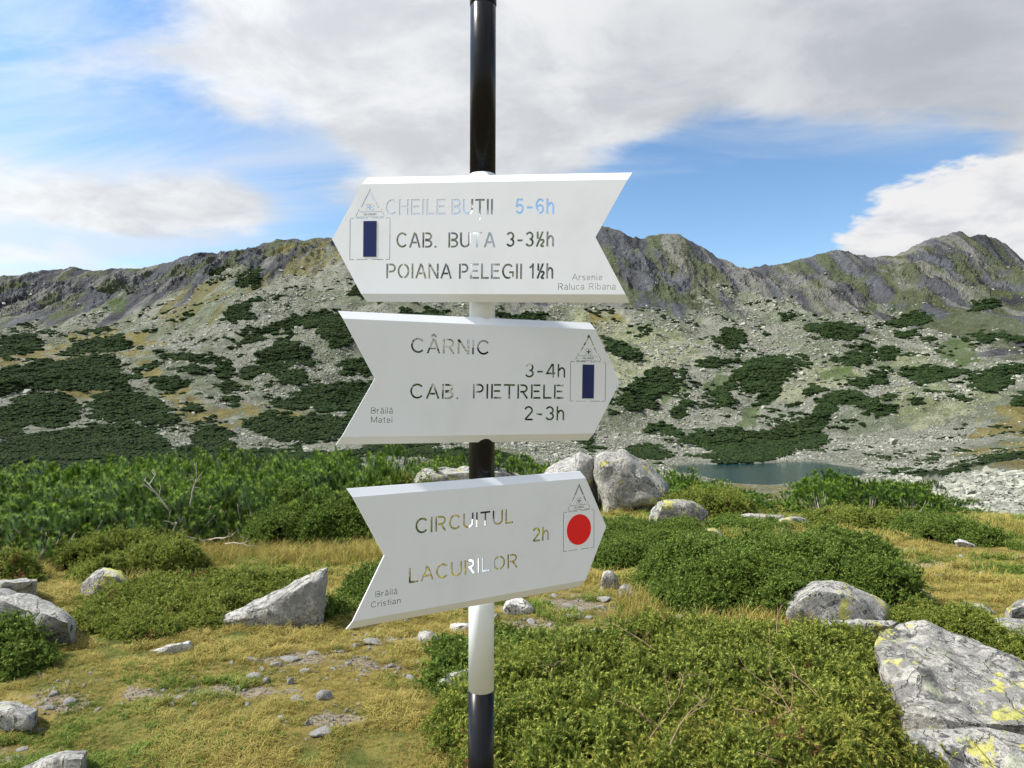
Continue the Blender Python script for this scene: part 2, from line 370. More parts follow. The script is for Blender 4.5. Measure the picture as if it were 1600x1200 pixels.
# far terrain: colour comes from the ground cover painted per vertex (turf, scree, rock face), with sunlit patches painted in
M_MTN, nt, b = mat('mountain_slope', .95, .1); g = NB(nt); p = g.pos()
base = g.attr('cover', 0)
n2 = g.noise(p, .12, 8, .68, .2); n3 = g.noise(p, .8, 6, .7)
c = g.mix(g.mr(n2, .3, .7, .0, .9), g.mix(.55, base, (.55, .55, .55), 'MULTIPLY'), g.mix(1., base, (1.18, 1.17, 1.14), 'MULTIPLY'))
c = g.mix(g.mr(n3, .5, .68, 0, .5), c, g.mix(1., base, (.35, .36, .38), 'MULTIPLY'))
g.L.new(c, b.inputs['Base Color'])
g.L.new(g.bump(g.math('ADD', n2, g.math('MULTIPLY', n3, .35)), 1, 7.0), b.inputs['Normal'])
M_BLOCK, nt, b = mat('scree_block', .9, .15); g = NB(nt); p = g.pos()
c = g.mix(g.rnd(), (.13, .135, .112), (.36, .36, .305)); c = g.mix(g.mr(g.noise(p, .6, 5, .7), .5, .7, 0, .6), c, (.20, .21, .16)); g.L.new(c, b.inputs['Base Color'])

M_WATER, nt, b = mat('lake_water', .05, .5); g = NB(nt); p = g.pos()
wn = g.noise(p, .06, 3); g.L.new(g.mix(g.mr(wn, .4, .6), (.006, .030, .036), (.010, .042, .048)), b.inputs['Base Color'])
mp = g.N.new('ShaderNodeMapping'); g.L.new(p, mp.inputs[0]); mp.inputs['Scale'].default_value = (.5, 1.6, 1); g.L.new(g.bump(g.noise(mp.outputs[0], 1.1, 4, .6), .35, .12), b.inputs['Normal'])

def paint(name, col, rough=.35, spec=.5, dirt=0.03):
    m, nt, b = mat(name, rough, spec); g = NB(nt); tc = g.N.new('ShaderNodeTexCoord').outputs['Object']
    n = g.noise(tc, 9, 6, .6); d = tuple(max(0, x * (1 - dirt * 4)) for x in col)
    g.L.new(g.mix(g.mr(n, .45, .75), col, d), b.inputs['Base Color'])
    g.L.new(g.bump(g.noise(tc, 420, 2, .5), .05, .0006), b.inputs['Normal'])
    g.L.new(g.mr(g.noise(tc, 30, 4), .3, .7, rough * .85, rough * 1.2), b.inputs['Roughness'])
    return m
M_WHITE = paint('white_powder_coat', (.78, .81, .86), .42, .45, .015)
M_PWHITE = paint('white_pole_paint', (.78, .83, .87), .38, .3, .02)
M_BLACK = paint('black_pole_paint', (.007, .007, .009), .26, .22, .0)
M_BLUE = paint('blue_paint', (.004, .012, .10), .4, .35, 0)
M_RED = paint('red_paint', (.80, .006, .010), .4, .35, 0)
M_CUT = paint('shaded_cut_edge', (.075, .075, .075), .6, .3, 0)  # slot walls darkened: shade in the cut-outs put into the colour
M_STEEL = paint('galvanised_steel', (.42, .43, .44), .4, .5, .05)

# ------------------------------------------------------------------ terrain meshes
POLY4 = dict(scale=1600 / 560, ox=0, oy=350); POLY5 = dict(scale=1600 / 680, ox=920, oy=340)
def cv(polys, k): return [[(x / k['scale'] + k['ox'], y / k['scale'] + k['oy']) for x, y in q] for q in polys]
PINE = cv([
 [(0,510),(60,500),(130,500),(180,520),(170,560),(80,575),(20,600),(0,600)],
 [(280,575),(340,545),(420,510),(520,500),(590,515),(600,545),(540,570),(460,580),(380,575),(330,600)],
 [(-60,690),(0,670),(60,640),(160,625),(280,620),(380,595),(480,600),(540,630),(545,680),(570,720),(560,745),(440,740),(330,745),(230,750),(120,755),(30,770),(-60,760)],
 [(-60,850),(0,830),(60,790),(150,760),(240,765),(320,790),(345,830),(350,880),(250,900),(160,900),(60,930),(-60,960)],
 [(380,800),(430,770),(500,735),(560,730),(640,770),(720,810),(800,860),(810,890),(700,905),(600,880),(480,880),(420,860),(390,840)],
 [(30,960),(120,930),(230,920),(350,910),(430,890),(560,890),(680,910),(700,950),(760,990),(740,1077),(-60,1077),(-60,1000)],
 [(850,970),(960,900),(1040,950),(1050,1000),(900,1000)],
 [(1095,900),(1130,870),(1230,840),(1330,860),(1400,840),(1500,850),(1800,800),(1800,960),(1400,970),(1280,960),(1150,930)],
 [(1180,820),(1260,780),(1330,770),(1340,740),(1430,710),(1530,700),(1800,740),(1700,850),(1480,830),(1380,830),(1260,820)],
 [(1000,430),(1000,390),(1060,345),(1140,335),(1160,350),(1090,370),(1130,400),(1110,425),(1050,450)],
 [(1015,560),(1060,520),(1160,470),(1260,440),(1290,440),(1230,490),(1130,520),(1060,550)],
 [(1280,430),(1350,405),(1480,395),(1530,400),(1560,440),(1560,520),(1500,560),(1460,500),(1400,460),(1320,450),(1290,500),(1280,480)],
 [(1120,580),(1200,550),(1270,510),(1330,540),(1400,600),(1410,640),(1330,630),(1250,600),(1170,620)],
 [(1090,650),(1130,630),(1230,600),(1320,640),(1300,660),(1200,670),(1130,700),(1080,680)],
 [(675,570),(760,580),(850,570),(950,590),(1000,600),(900,610),(800,595),(740,605)], [(640,635),(670,615),(700,640),(660,655)],
 [(815,640),(860,625),(915,640),(910,675),(840,670)], [(940,640),(1000,615),(1010,630),(1060,640),(1050,680),(960,680)],
 [(720,690),(800,680),(860,710),(830,740),(760,750),(700,740),(640,700),(680,690)], [(960,720),(1040,700),(1060,730),(1000,760)],
 [(810,815),(860,805),(910,825),(860,845)], [(890,880),(930,865),(940,890)], [(1520,620),(1600,610),(1700,660),(1600,680),(1530,670)],
 [(1230,680),(1300,650),(1380,660),(1400,690),(1310,715)], [(1080,730),(1130,730),(1120,750),(1085,750)], [(1000,800),(1040,780),(1080,790),(1050,820)],
 [(1050,280),(1080,230),(1160,190),(1170,230),(1120,290)], [(930,220),(960,190),(1010,180),(990,220)],
 [(400,480),(440,478),(440,492),(400,494)], [(200,485),(250,485),(245,496),(205,496)], [(560,660),(620,665),(620,690),(570,685)], [(1560,280),(1640,300),(1640,340),(1560,320)]], POLY4)
PINE.append([(-100, 690), (560, 706), (560, 770), (-100, 770)])
PINE += cv([
 [(50,440),(100,450),(130,480),(175,490),(170,520),(110,525),(60,480)], [(465,445),(490,405),(540,405),(580,435),(560,470),(530,490),(500,470)],
 [(780,410),(850,395),(930,388),(1000,405),(960,450),(880,445),(820,430)], [(1090,385),(1190,350),(1260,380),(1240,410),(1180,400),(1130,400)], [(1120,420),(1200,430),(1180,450),(1140,440)],
 [(60,710),(100,715),(95,730),(62,728)], [(110,660),(180,600),(240,565),(340,545),(370,560),(310,580),(320,620),(280,650),(220,700),(150,710),(120,690)],
 [(365,540),(430,525),(540,515),(550,530),(470,545),(420,555)], [(545,550),(600,520),(690,520),(750,540),(750,580),(700,620),(700,660),(640,695),(600,690),(620,640),(580,650),(560,600)],
 [(440,680),(470,630),(520,590),(550,580),(540,620),(510,650),(540,680),(490,700)], [(690,515),(760,510),(815,545),(780,550),(720,530)],
 [(900,520),(960,500),(1030,510),(1010,540),(930,540)], [(940,480),(990,462),(1040,480),(1000,495)], [(1050,500),(1100,475),(1150,490),(1140,520),(1080,530)],
 [(965,610),(1040,565),(1100,560),(1090,600),(1020,640)], [(1140,560),(1250,550),(1380,560),(1400,575),(1320,600),(1250,615),(1170,600)],
 [(1380,600),(1440,570),(1530,545),(1700,540),(1700,560),(1520,590),(1560,610),(1480,640),(1420,630)], [(290,720),(350,680),(390,710),(370,740),(320,745)],
 [(770,655),(820,615),(860,630),(850,650),(790,665)], [(820,700),(850,670),(950,640),(1040,665),(1110,690),(1120,720),(1060,745),(1010,700),(900,690),(870,740),(830,720)],
 [(660,800),(700,760),(780,740),(830,710),(870,740),(860,800),(840,850),(770,850),(700,830)], [(130,850),(180,825),(240,830),(310,870),(325,895),(200,895),(150,870)],
 [(340,810),(400,780),(450,790),(530,765),(600,800),(680,800),(740,850),(720,890),(600,905),(480,900),(350,885),(460,870),(400,850),(330,830)],
 [(200,790),(250,760),(320,770),(360,800),(280,800)], [(715,695),(750,683),(785,690),(740,705)], [(1070,655),(1100,643),(1117,660),(1090,670)],
 [(1340,645),(1400,655),(1400,675),(1350,670)], [(1570,645),(1640,650),(1640,690),(1575,685)], [(1400,310),(1480,305),(1500,330),(1420,350)], [(1420,430),(1520,430),(1530,450),(1440,465)], [(1530,450),(1640,440),(1640,465),(1560,470)],
 [(1190,930),(1300,925),(1400,900),(1500,870),(1700,840),(1700,880),(1480,905),(1400,920),(1380,940),(1250,960),(1180,950)], [(1060,930),(1180,925),(1180,950),(1080,945)],
 [(640,425),(665,425),(670,445),(645,442)], [(1390,760),(1405,758),(1405,768),(1390,768)], [(1250,880),(1280,878),(1280,888),(1252,888)], [(0,830),(60,835),(70,855),(0,860)],
 [(690,350),(740,360),(760,375),(700,362)], [(1180,680),(1215,670),(1220,685),(1190,692)], [(1005,715),(1030,705),(1040,725),(1015,735)]], POLY5)
GREEN = cv([[(470,390),(520,330),(600,340),(580,370),(500,400)]], POLY4) + cv([[(1280,500),(1310,450),(1380,440),(1440,520),(1400,550),(1320,530)], [(420,610),(500,560),(520,600),(450,660)], [(550,690),(640,690),(620,760),(560,750)], [(280,600),(380,600),(330,660),(260,690)], [(990,340),(1050,325),(1050,345),(1000,358)], [(1090,345),(1130,318),(1140,330),(1110,352)], [(830,560),(950,540),(1000,590),(850,600)]], POLY5)
GRASSY = cv([[(-80,620),(100,570),(250,530),(330,480),(500,470),(650,480),(740,510),(720,550),(640,540),(600,590),(500,590),(380,600),(250,620),(100,640),(-80,680)],
  [(230,750),(330,740),(480,745),(380,800),(340,830),(300,780)], [(600,590),(640,700),(760,800),(860,900),(1040,960),(1050,820),(980,820),(880,760),(700,640),(660,560)], [(1400,840),(1060,800),(1000,880),(1100,900)]], POLY4) + \
  cv([[(1380,830),(1450,740),(1530,690),(1700,630),(1700,850),(1500,860),(1400,880),(1340,890)], [(1380,930),(1480,895),(1700,880),(1700,930),(1480,950)], [(540,960),(700,985),(760,990),(760,1100),(500,1100)], [(150,340),(0,350),(0,400),(140,380)]], POLY5)
OLIVE = cv([[(640,420),(760,330),(860,280),(950,260),(1100,190),(1250,90),(1500,70),(1700,60),(1700,300),(1560,230),(1460,260),(1300,230),(1200,270),(1150,300),(1000,330),(930,470),(880,400),(760,440)]], POLY4)
SUNLIT = cv([[(-60,330),(60,350),(220,400),(330,410),(450,500),(350,530),(150,610),(60,640),(-60,600)], [(640,600),(760,560),(800,540),(980,500),(1060,540),(1000,600),(880,640),(700,700)], [(1040,500),(1250,500),(1330,560),(1100,560)], [(1100,620),(1400,600),(1600,600),(1300,760),(1100,760)]], POLY5)  # lichen-yellow scree, lightened to paint patches of sunlight
def inpoly(px, py, P):
    ins = np.zeros(px.shape, bool); n = len(P)
    xs = [q[0] for q in P]; ys = [q[1] for q in P]
    sel = (px > min(xs)) & (px < max(xs)) & (py > min(ys)) & (py < max(ys))
    if not sel.any(): return ins
    a = px[sel]; b = py[sel]; r = np.zeros(a.shape, bool)
    for i in range(n):
        ax, ay = P[i]; bx, by = P[(i + 1) % n]
        if ay == by: continue
        r ^= ((ay > b) != (by > b)) & (a < (bx - ax) * (b - ay) / (by - ay) + ax)
    ins[sel] = r; return ins
def anyp(px, py, L):
    r = np.zeros(px.shape, bool)
    for P in L: r |= inpoly(px, py, P)
    return r
def covers(X, Y, Z):
    """ground cover and painted sunlit patches of the far slopes at terrain points"""
    wx = (fbm(X / 9, Y / 9, 4, ox=21) - .5); wy = (fbm(X / 9, Y / 9, 4, ox=22) - .5)
    w2x = (fbm(X / 40, Y / 40, 3, ox=23) - .5); w2y = (fbm(X / 40, Y / 40, 3, ox=24) - .5)
    px = 800 + F * X / Y; py = 600 - F * (Z - CAMZ) / Y
    ax = px + wx * 34 + w2x * 16; ay = py + wy * 17 + w2y * 6
    pine = anyp(ax, ay, PINE); green = anyp(ax, ay, GREEN); gra = anyp(ax, ay, GRASSY); oli = anyp(ax, ay, OLIVE); lit = anyp(px + wx * 60, py + wy * 40, SUNLIT)
    out = (px < -20) | (px > 1620) | ((px > 570) & (px < 925))
    extra = out & (fbm(X / 30, Y / 30, 4, ox=25) > .55) & (Y < 760) & (Y > 60)
    pine |= extra
    return px, py, pine, green, gra, oli, lit
def cliffmask(px, py, X, Y):
    e = np.interp(px, [-900, 0, 150, 300, 420, 500, 560, 800, 940, 1000, 1100, 1160, 1240, 1330, 1400, 1480, 1600, 2500],
                  [505, 505, 490, 455, 410, 392, 392, 470, 490, 478, 470, 480, 468, 485, 505, 540, 560, 560])
    w = (fbm(X / 34, Y / 150, 5, ox=31) - .5) * 130
    return sstep(10, -10, py + w - e)

def build_far():
    nc, nr = 1050, 560
    us = np.linspace(-.98, .98, nc)
    t = np.linspace(0, 1, nr); Ys = 25.5 * (1240 / 25.5) ** t
    # finer rows beyond 250 m
    Ys = np.concatenate([25.5 * (230 / 25.5) ** np.linspace(0, 1, 150, endpoint=False), 230 * (1250 / 230) ** np.linspace(0, 1, 440), [1350, 1500, 1700]])
    nr = len(Ys)
    U, YY = np.meshgrid(us, Ys); X = U * YY; Z = H(X, YY)
    Z = np.where(YY < 28, Z - .12, Z)
    px, py, pine, green, gra, oli, lit = covers(X, YY, Z)
    cl = cliffmask(px, py, X, YY)
    n1 = fbm(X / 60, YY / 60, 5, ox=41)[..., None]; n2 = fbm(X / 16, YY / 90, 5, ox=42)[..., None]; n3 = fbm(X / 7, YY / 7, 3, ox=43)[..., None]
    A = lambda *c: np.array(c)
    col = A(.26, .268, .218) * (1 - n1 * .4) + A(.10, .105, .085) * n1
    col = np.where(sstep(.50, .62, n3 + (n1 - .5) * 1.4) > .5, col * .62 + A(.015, .03, .0), col)
    cliff = A(.095, .10, .11) * (.15 + n2 * 1.6); cg = sstep(.52, .60, fbm(X / 22, YY / 60, 5, ox=44))[..., None]
    cliff = cliff * (1 - cg * .7) + A(.105, .125, .05) * cg * .7
    gull = sstep(.58, .66, fbm(X / 18, YY / 260, 4, ox=45))[..., None]; cliff = cliff * (1 - gull * .6) + A(.25, .245, .225) * gull * .6
    col = col * (1 - cl[..., None]) + cliff * cl[..., None]
    col = np.where(lit[..., None] & (cl[..., None] < .5), col * A(1.22, 1.23, .98), col)  # sunlight painted into the scree colour
    og = sstep(.42, .56, fbm(X / 16, YY / 120, 5, ox=46))[..., None]
    col = np.where(oli[..., None], col * (1 - og * .85) + A(.165, .155, .062) * og * .85, col)
    gg = A(.215, .19, .075) * (.75 + .5 * n3); gm = sstep(.36, .56, fbm(X / 10, YY / 14, 4, ox=47))[..., None]
    col = np.where(gra[..., None], col * (1 - gm) + gg * gm, col)
    col = np.where(green[..., None], col * .25 + A(.08, .125, .035) * .75, col)
    col = np.where(pine[..., None], A(.028, .045, .02), col)
    near = sstep(60, 30, YY)[..., None] * sstep(1450, 1380, px)[..., None]
    col = col * (1 - near) + A(.20, .17, .06) * near
    V = np.stack([X, YY, Z], -1).reshape(-1, 3)
    i = np.arange(nr * nc).reshape(nr, nc); Q = np.stack([i[:-1, :-1], i[:-1, 1:], i[1:, 1:], i[1:, :-1]], -1).reshape(-1, 4)
    me = mesh_np('mountain', V, Q, [M_MTN]); me.polygons.foreach_set('use_smooth', (cl[:-1, :-1].ravel() < .5))
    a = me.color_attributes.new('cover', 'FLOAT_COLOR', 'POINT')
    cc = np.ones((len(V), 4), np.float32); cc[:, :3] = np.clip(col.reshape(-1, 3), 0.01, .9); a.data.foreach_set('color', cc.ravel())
    o = link('mountain', me); tag(o, 'rocky mountain ridge with scree slopes and dark dwarf pine patches behind the lake', 'mountain', kind='structure')
    return dict(X=X, Y=YY, Z=Z, px=px, py=py, pine=pine, green=green, gra=gra, oli=oli, cl=cl)
FAR = build_far()

DIRT = [((585, 1040), (70, 12)), ((460, 1030), (100, 16)), ((350, 1080), (110, 14)), ((95, 1095), (50, 25)), ((880, 945), (90, 18)), ((840, 975), (70, 10)), ((640, 1000), (90, 12)),
        ((520, 1125), (60, 14)), ((1440, 885), (90, 8)), ((1400, 862), (60, 5)), ((600, 885), (30, 6)), ((230, 1085), (60, 10)), ((15, 1175), (40, 12)), ((700, 990), (60, 8))]
GREENP = [((1250, 900), (300, 60)), ((150, 1010), (170, 40)), ((60, 1065), (110, 22)), ((330, 990), (120, 22)), ((620, 960), (70, 14)), ((1350, 850), (110, 8)), ((90, 940), (120, 40)), ((480, 905), (120, 12)), ((300, 1120), (150, 30)), ((620, 1130), (120, 40)), ((110, 1040), (120, 25)), ((480, 1190), (180, 30)), ((250, 960), (180, 30)), ((1060, 920), (90, 20)), ((180, 1150), (60, 14)), ((760, 1140), (90, 60)), ((1500, 920), (60, 12)), ((560, 950), (80, 14))]
def spot(px, py, L):
    r = np.zeros(px.shape)
    for (cx, cy), (rx, ry) in L: r = np.maximum(r, np.exp(-(((px - cx) / rx) ** 2 + ((py - cy) / ry) ** 2)))
    return r
def build_near():
    xs = np.arange(-30, 30.01, .11); ys = np.concatenate([np.arange(-14, 1.5, .5), np.arange(1.5, 9, .07), np.arange(9, 27.6, .13)])
    X, Y = np.meshgrid(xs, ys); Z = H(X, Y) + .035 * (fbm(X * 5, Y * 5, 3, ox=51) - .5)
    Yc = np.maximum(Y, 1.); px = 800 + F * X / Yc; py = 600 - F * (Z - CAMZ) / Yc
    dirt = np.where(Y > 1.5, spot(px, py, DIRT), 0); green = np.where(Y > 1.5, spot(px, py, GREENP), .2) * .42
    green = green + np.where((px > 950) & (Y > 6), -.15, 0)
    V = np.stack([X, Y, Z], -1).reshape(-1, 3); nr, nc = X.shape
    i = np.arange(nr * nc).reshape(nr, nc); Q = np.stack([i[:-1, :-1], i[:-1, 1:], i[1:, 1:], i[1:, :-1]], -1).reshape(-1, 4)
    me = mesh_np('ground', V, Q, [M_GROUND])
    for nm, arr in (('dirt', dirt), ('green', green)):
        a = me.attributes.new(nm, 'FLOAT', 'POINT'); a.data.foreach_set('value', arr.ravel().astype(np.float32))
    tag(link('ground', me), 'ochre and green alpine turf with bare earth around the signpost', 'ground', kind='structure')
build_near()

# lake
def build_lake():
    P = LAKE; c = P.mean(0); V = [(c[0], c[1], ZW)]; ring = []
    for i in range(len(P)):
        for t in np.linspace(0, 1, 6, endpoint=False): ring.append(P[i] * (1 - t) + P[(i + 1) % len(P)] * t)
    n = len(ring)
    for q in ring:
        d = np.array(q) - c; q = np.array(q) + d / np.hypot(*d) * 9; V.append((q[0], q[1], ZW))
    Fc = [(0, 1 + i, 1 + (i + 1) % n) for i in range(n)]
    tag(link('lake_water', mesh_np('lake_water', V, Fc, [M_WATER])), 'small teal glacial lake below the scree slope', 'lake', kind='structure')
build_lake()

# ------------------------------------------------------------------ scatter (geometry nodes, only for uncountable matter and foliage)
def scatter(name, pts, rot, scl, idx, protos, parent=None, loc=(0, 0, 0)):
    me = bpy.data.meshes.new(name); n = len(pts); me.vertices.add(n); me.vertices.foreach_set('co', np.asarray(pts, np.float32).ravel())
    a = me.attributes.new('rot', 'FLOAT_VECTOR', 'POINT'); a.data.foreach_set('vector', np.asarray(rot, np.float32).ravel())
    a = me.attributes.new('scl', 'FLOAT_VECTOR', 'POINT'); a.data.foreach_set('vector', np.asarray(scl, np.float32).ravel())
    a = me.attributes.new('idx', 'INT', 'POINT'); a.data.foreach_set('value', np.asarray(idx, np.int32))
    o = link(name, me, parent, loc)
    ng = bpy.data.node_groups.new(name, 'GeometryNodeTree')
    ng.interface.new_socket('Geometry', in_out='INPUT', socket_type='NodeSocketGeometry'); ng.interface.new_socket('Geometry', in_out='OUTPUT', socket_type='NodeSocketGeometry')
    N = ng.nodes; L = ng.links; gi = N.new('NodeGroupInput'); go = N.new('NodeGroupOutput')
    jn = N.new('GeometryNodeJoinGeometry')
    for p in protos:
        oi = N.new('GeometryNodeObjectInfo'); oi.inputs['Object'].default_value = p; oi.inputs['As Instance'].default_value = True; L.new(oi.outputs['Geometry'], jn.inputs[0])
    ip = N.new('GeometryNodeInstanceOnPoints'); L.new(gi.outputs[0], ip.inputs['Points']); L.new(jn.outputs[0], ip.inputs['Instance']); ip.inputs['Pick Instance'].default_value = True
    def na(nm, typ):
        q = N.new('GeometryNodeInputNamedAttribute'); q.data_type = typ; q.inputs['Name'].default_value = nm; return q.outputs['Attribute']
    er = N.new('FunctionNodeEulerToRotation'); L.new(na('rot', 'FLOAT_VECTOR'), er.inputs[0]); L.new(er.outputs[0], ip.inputs['Rotation'])
    L.new(na('scl', 'FLOAT_VECTOR'), ip.inputs['Scale']); L.new(na('idx', 'INT'), ip.inputs['Instance Index']); L.new(ip.outputs[0], go.inputs[0])
    md = o.modifiers.new('scatter', 'NODES'); md.node_group = ng
    return o
def proto(name, me): return bpy.data.objects.new(name, me)

def blob_mesh(name, sub, amp, flat, seed, m, smooth=False):
    bm = bmesh.new(); bmesh.ops.create_icosphere(bm, subdivisions=sub, radius=1); o = Vector((seed * 7.1, seed * 3.3, seed))
    for v in bm.verts:
        k = 1 + amp * mnoise.noise(v.co * 1.1 + o) + amp * .5 * mnoise.noise(v.co * 3 + o); v.co *= k; v.co.z *= flat
    me = bpy.data.meshes.new(name); bm.to_mesh(me); bm.free(); me.materials.append(m)
    if smooth: me.polygons.foreach_set('use_smooth', [True] * len(me.polygons))
    return me
def block_mesh(name, seed, m):
    r = random.Random(seed); bm = bmesh.new()
    for i in range(13):
        v = Vector((r.gauss(0, 1), r.gauss(0, 1), r.gauss(0, 1))).normalized(); v = Vector((v.x * r.uniform(.75, 1.1), v.y * r.uniform(.6, 1), v.z * r.uniform(.45, .8))); bm.verts.new(v)
    bmesh.ops.convex_hull(bm, input=bm.verts); bmesh.ops.delete(bm, geom=[v for v in bm.verts if not v.link_faces], context='VERTS')
    me = bpy.data.meshes.new(name); bm.to_mesh(me); bm.free(); me.materials.append(m); return me
BLOCKS = [proto('scree_block', block_mesh('scree_block', 40 + i, M_BLOCK)) for i in range(8)]
CLUMPS = [proto('pine_clump', blob_mesh('pine_clump', 4, .75, .62, 60 + i, M_FARP)) for i in range(5)]

def far_scatter():
    g = FAR; X = g['X']; nr, nc = X.shape
    def pick(w, n):
        w = w.ravel().astype(float); w /= w.sum(); k = RNG.choice(len(w), n, p=w)
        r, c = np.divmod(k, nc); r = np.minimum(r, nr - 2); c = np.minimum(c, nc - 2); a = RNG.random(n); b = RNG.random(n)
        def L(A): return (A[r, c] * (1 - a) + A[r, c + 1] * a) * (1 - b) + (A[r + 1, c] * (1 - a) + A[r + 1, c + 1] * a) * b
        return L(g['X']), L(g['Y']), L(g['Z']), k
    inview = (np.abs(g['X'] / g['Y']) < .80)
    # pines
    w = g['pine'] & inview & (g['Y'] > 36) & (g['Y'] < 1100)
    x, y, z, k = pick(w * (g['Y'] / 300.0) ** 1.0, 60000)
    s = np.clip(y / 300, .5, 2.2) * RNG.uniform(.45, 1.25, len(x))
    # stray bushes outside the mats
    w2 = (~g['pine']) & inview & (g['Y'] > 180) & (g['Y'] < 1000) & (g['Z'] > ZW + 1) & (g['cl'] < .6) & (g['py'] > 430)
    ns = sstep(.56, .70, fbm(g['X'] / 34, g['Y'] / 34, 4, ox=91)) * sstep(.45, .6, fbm(g['X'] / 7, g['Y'] / 7, 3, ox=92))
    x2, y2, z2, k2 = pick(w2 * ns * (g['Y'] / 300.0), 2600)
    x = np.append(x, x2); y = np.append(y, y2); z = np.append(z, z2); s = np.append(s, np.clip(y2 / 300, .5, 2.2) * RNG.uniform(.4, 1.1, len(x2)))
    o = scatter('pine_patches', np.stack([x, y, z + .1 * s], 1), np.stack([0 * x, 0 * x, RNG.uniform(0, 6.3, len(x))], 1), np.stack([s * 1.25, s * 1.1, s * RNG.uniform(.6, 1.1, len(x))], 1), RNG.integers(0, 5, len(x)), CLUMPS)
    tag(o, 'dark green mats of dwarf pine covering the far slopes around the lake', 'dwarf pine', kind='stuff')
    # scree blocks
    w = (~g['pine']) & (~g['green']) & inview & (g['Y'] > 150) & (g['Y'] < 1120) & (g['Z'] > ZW + .3)
    ww = w * np.where(g['gra'], .12, np.where(g['oli'], .25, 1.0)) * (1 - .95 * g['cl']) * (.3 + sstep(.4, .6, fbm(g['X'] / 25, g['Y'] / 40, 4, ox=61)))
    x, y, z, k = pick(ww, 110000)
    s = y * .00085 * np.exp(RNG.normal(0, .6, len(x))); s = np.clip(s, .25, 4.0)
    o = scatter('scree', np.stack([x, y, z + .1 * s], 1), RNG.uniform(-.5, .5, (len(x), 3)) + np.stack([0 * x, 0 * x, RNG.uniform(0, 6.3, len(x))], 1), np.stack([s, s, s * .9], 1), RNG.integers(0, 8, len(x)), BLOCKS)
    tag(o, 'pale grey scree and loose blocks spread over the mountain slopes', 'scree', kind='stuff')
    # boulder field on the right
    fx = cv([[(1090,965),(1160,950),(1240,975),(1300,980),(1330,950),(1420,945),(1500,930),(1560,945),(1700,920),(1700,1140),(1480,1120),(1390,1070),(1250,1040),(1150,1010)]], POLY5)
    P = fx[0]
    w = inpoly(g['px'], g['py'], P) & (g['Y'] > 26) & (g['Y'] < 170)
    x, y, z, k = pick(w, 16000)
    s = (y * .0021 * np.exp(RNG.normal(0, .55, len(x)))).clip(.06, 1.1)
    o = scatter('boulder_field', np.stack([x, y, z + .15 * s], 1), RNG.uniform(-.6, .6, (len(x), 3)) + np.stack([0 * x, 0 * x, RNG.uniform(0, 6.3, len(x))], 1), np.stack([s * 1.2, s, s * .9], 1), RNG.integers(0, 8, len(x)), BLOCKS)
    tag(o, 'field of pale broken blocks beyond the dwarf pines at the right', 'boulder field', kind='stuff')
far_scatter()

# ------------------------------------------------------------------ foliage prototypes (tip attribute = young growth at the ends)
def tri_mesh(name, T, tip, mats):
    T = np.asarray(T, np.float32).reshape(-1, 3, 3); n = len(T)
    me = mesh_np(name, T.reshape(-1, 3), np.arange(n * 3).reshape(n, 3), mats, smooth=False)
    a = me.attributes.new('tip', 'FLOAT', 'POINT'); a.data.foreach_set('value', np.asarray(tip, np.float32).ravel()); return me
def perp(d):
    a = Vector((0, 0, 1)) if abs(d.z) < .9 else Vector((1, 0, 0)); return d.cross(a).normalized()
def shoot(base, d, L, r, nn, T, tip, nl=.042, w=.004, young=1.0):
    """one upright dwarf-pine shoot with needles"""
    s = perp(d); t = d.cross(s)
    for i in range(nn):
        k = ((i + .5) / nn) ** .5; a = i * 2.4 + r.random(); o = s * math.cos(a) + t * math.sin(a)
        q = base + d * (L * k); up = -.15 + 1.0 * k ** 3; nd = (o + d * up * r.uniform(.8, 1.3) + Vector((0, 0, .15))).normalized(); l = nl * r.uniform(.75, 1.2)
        sd = nd.cross(d)
        sd = (sd if sd.length > 1e-3 else t).normalized() * w
        T.append((q - sd, q + sd, q + nd * l)); e = min(1, (.0 + 1.0 * k ** 7 * young) * r.uniform(.6, 1.2)); tip.append((e * .3, e * .3, e))
def mugo_mesh(seed, nshoot=210):
    r = random.Random(seed); T = []; tip = []
    lob = [(r.uniform(-.6, .6), r.uniform(-.6, .6), r.uniform(.5, 1.0)) for _ in range(9)]
    for i in range(nshoot):
        a = r.uniform(0, 6.283); rr = math.sqrt(r.random()) * 1.0; x = math.cos(a) * rr; y = math.sin(a) * rr
        top = max(l[2] * math.sqrt(max(0, 1 - ((x - l[0]) ** 2 + (y - l[1]) ** 2) / .30)) for l in lob)
        if top <= .3: top = .3
        inner = r.random() < .3
        z = top * (r.uniform(.3, .85) if inner else 1) - .12 + r.uniform(-.05, .05)
        if rr > .75: z *= r.uniform(.35, 1)
        d = Vector((x * .5 + r.uniform(-.35, .35), y * .5 + r.uniform(-.35, .35), 1)).normalized()
        L = r.uniform(.13, .21); p = Vector((x, y, max(z - L * .5, .0))); yg = r.uniform(.2, 1.5)
        shoot(p, d, L, r, 105, T, tip, nl=.062, w=.0042, young=yg)
        if r.random() < .5: shoot(p + d * .02, (d + Vector((r.uniform(-.8, .8), r.uniform(-.8, .8), .1))).normalized(), L * .7, r, 60, T, tip, nl=.052, w=.004, young=yg)
    return tri_mesh('dwarf_pine_foliage', [[tuple(v) for v in t] for t in T], tip, [M_MUGO])
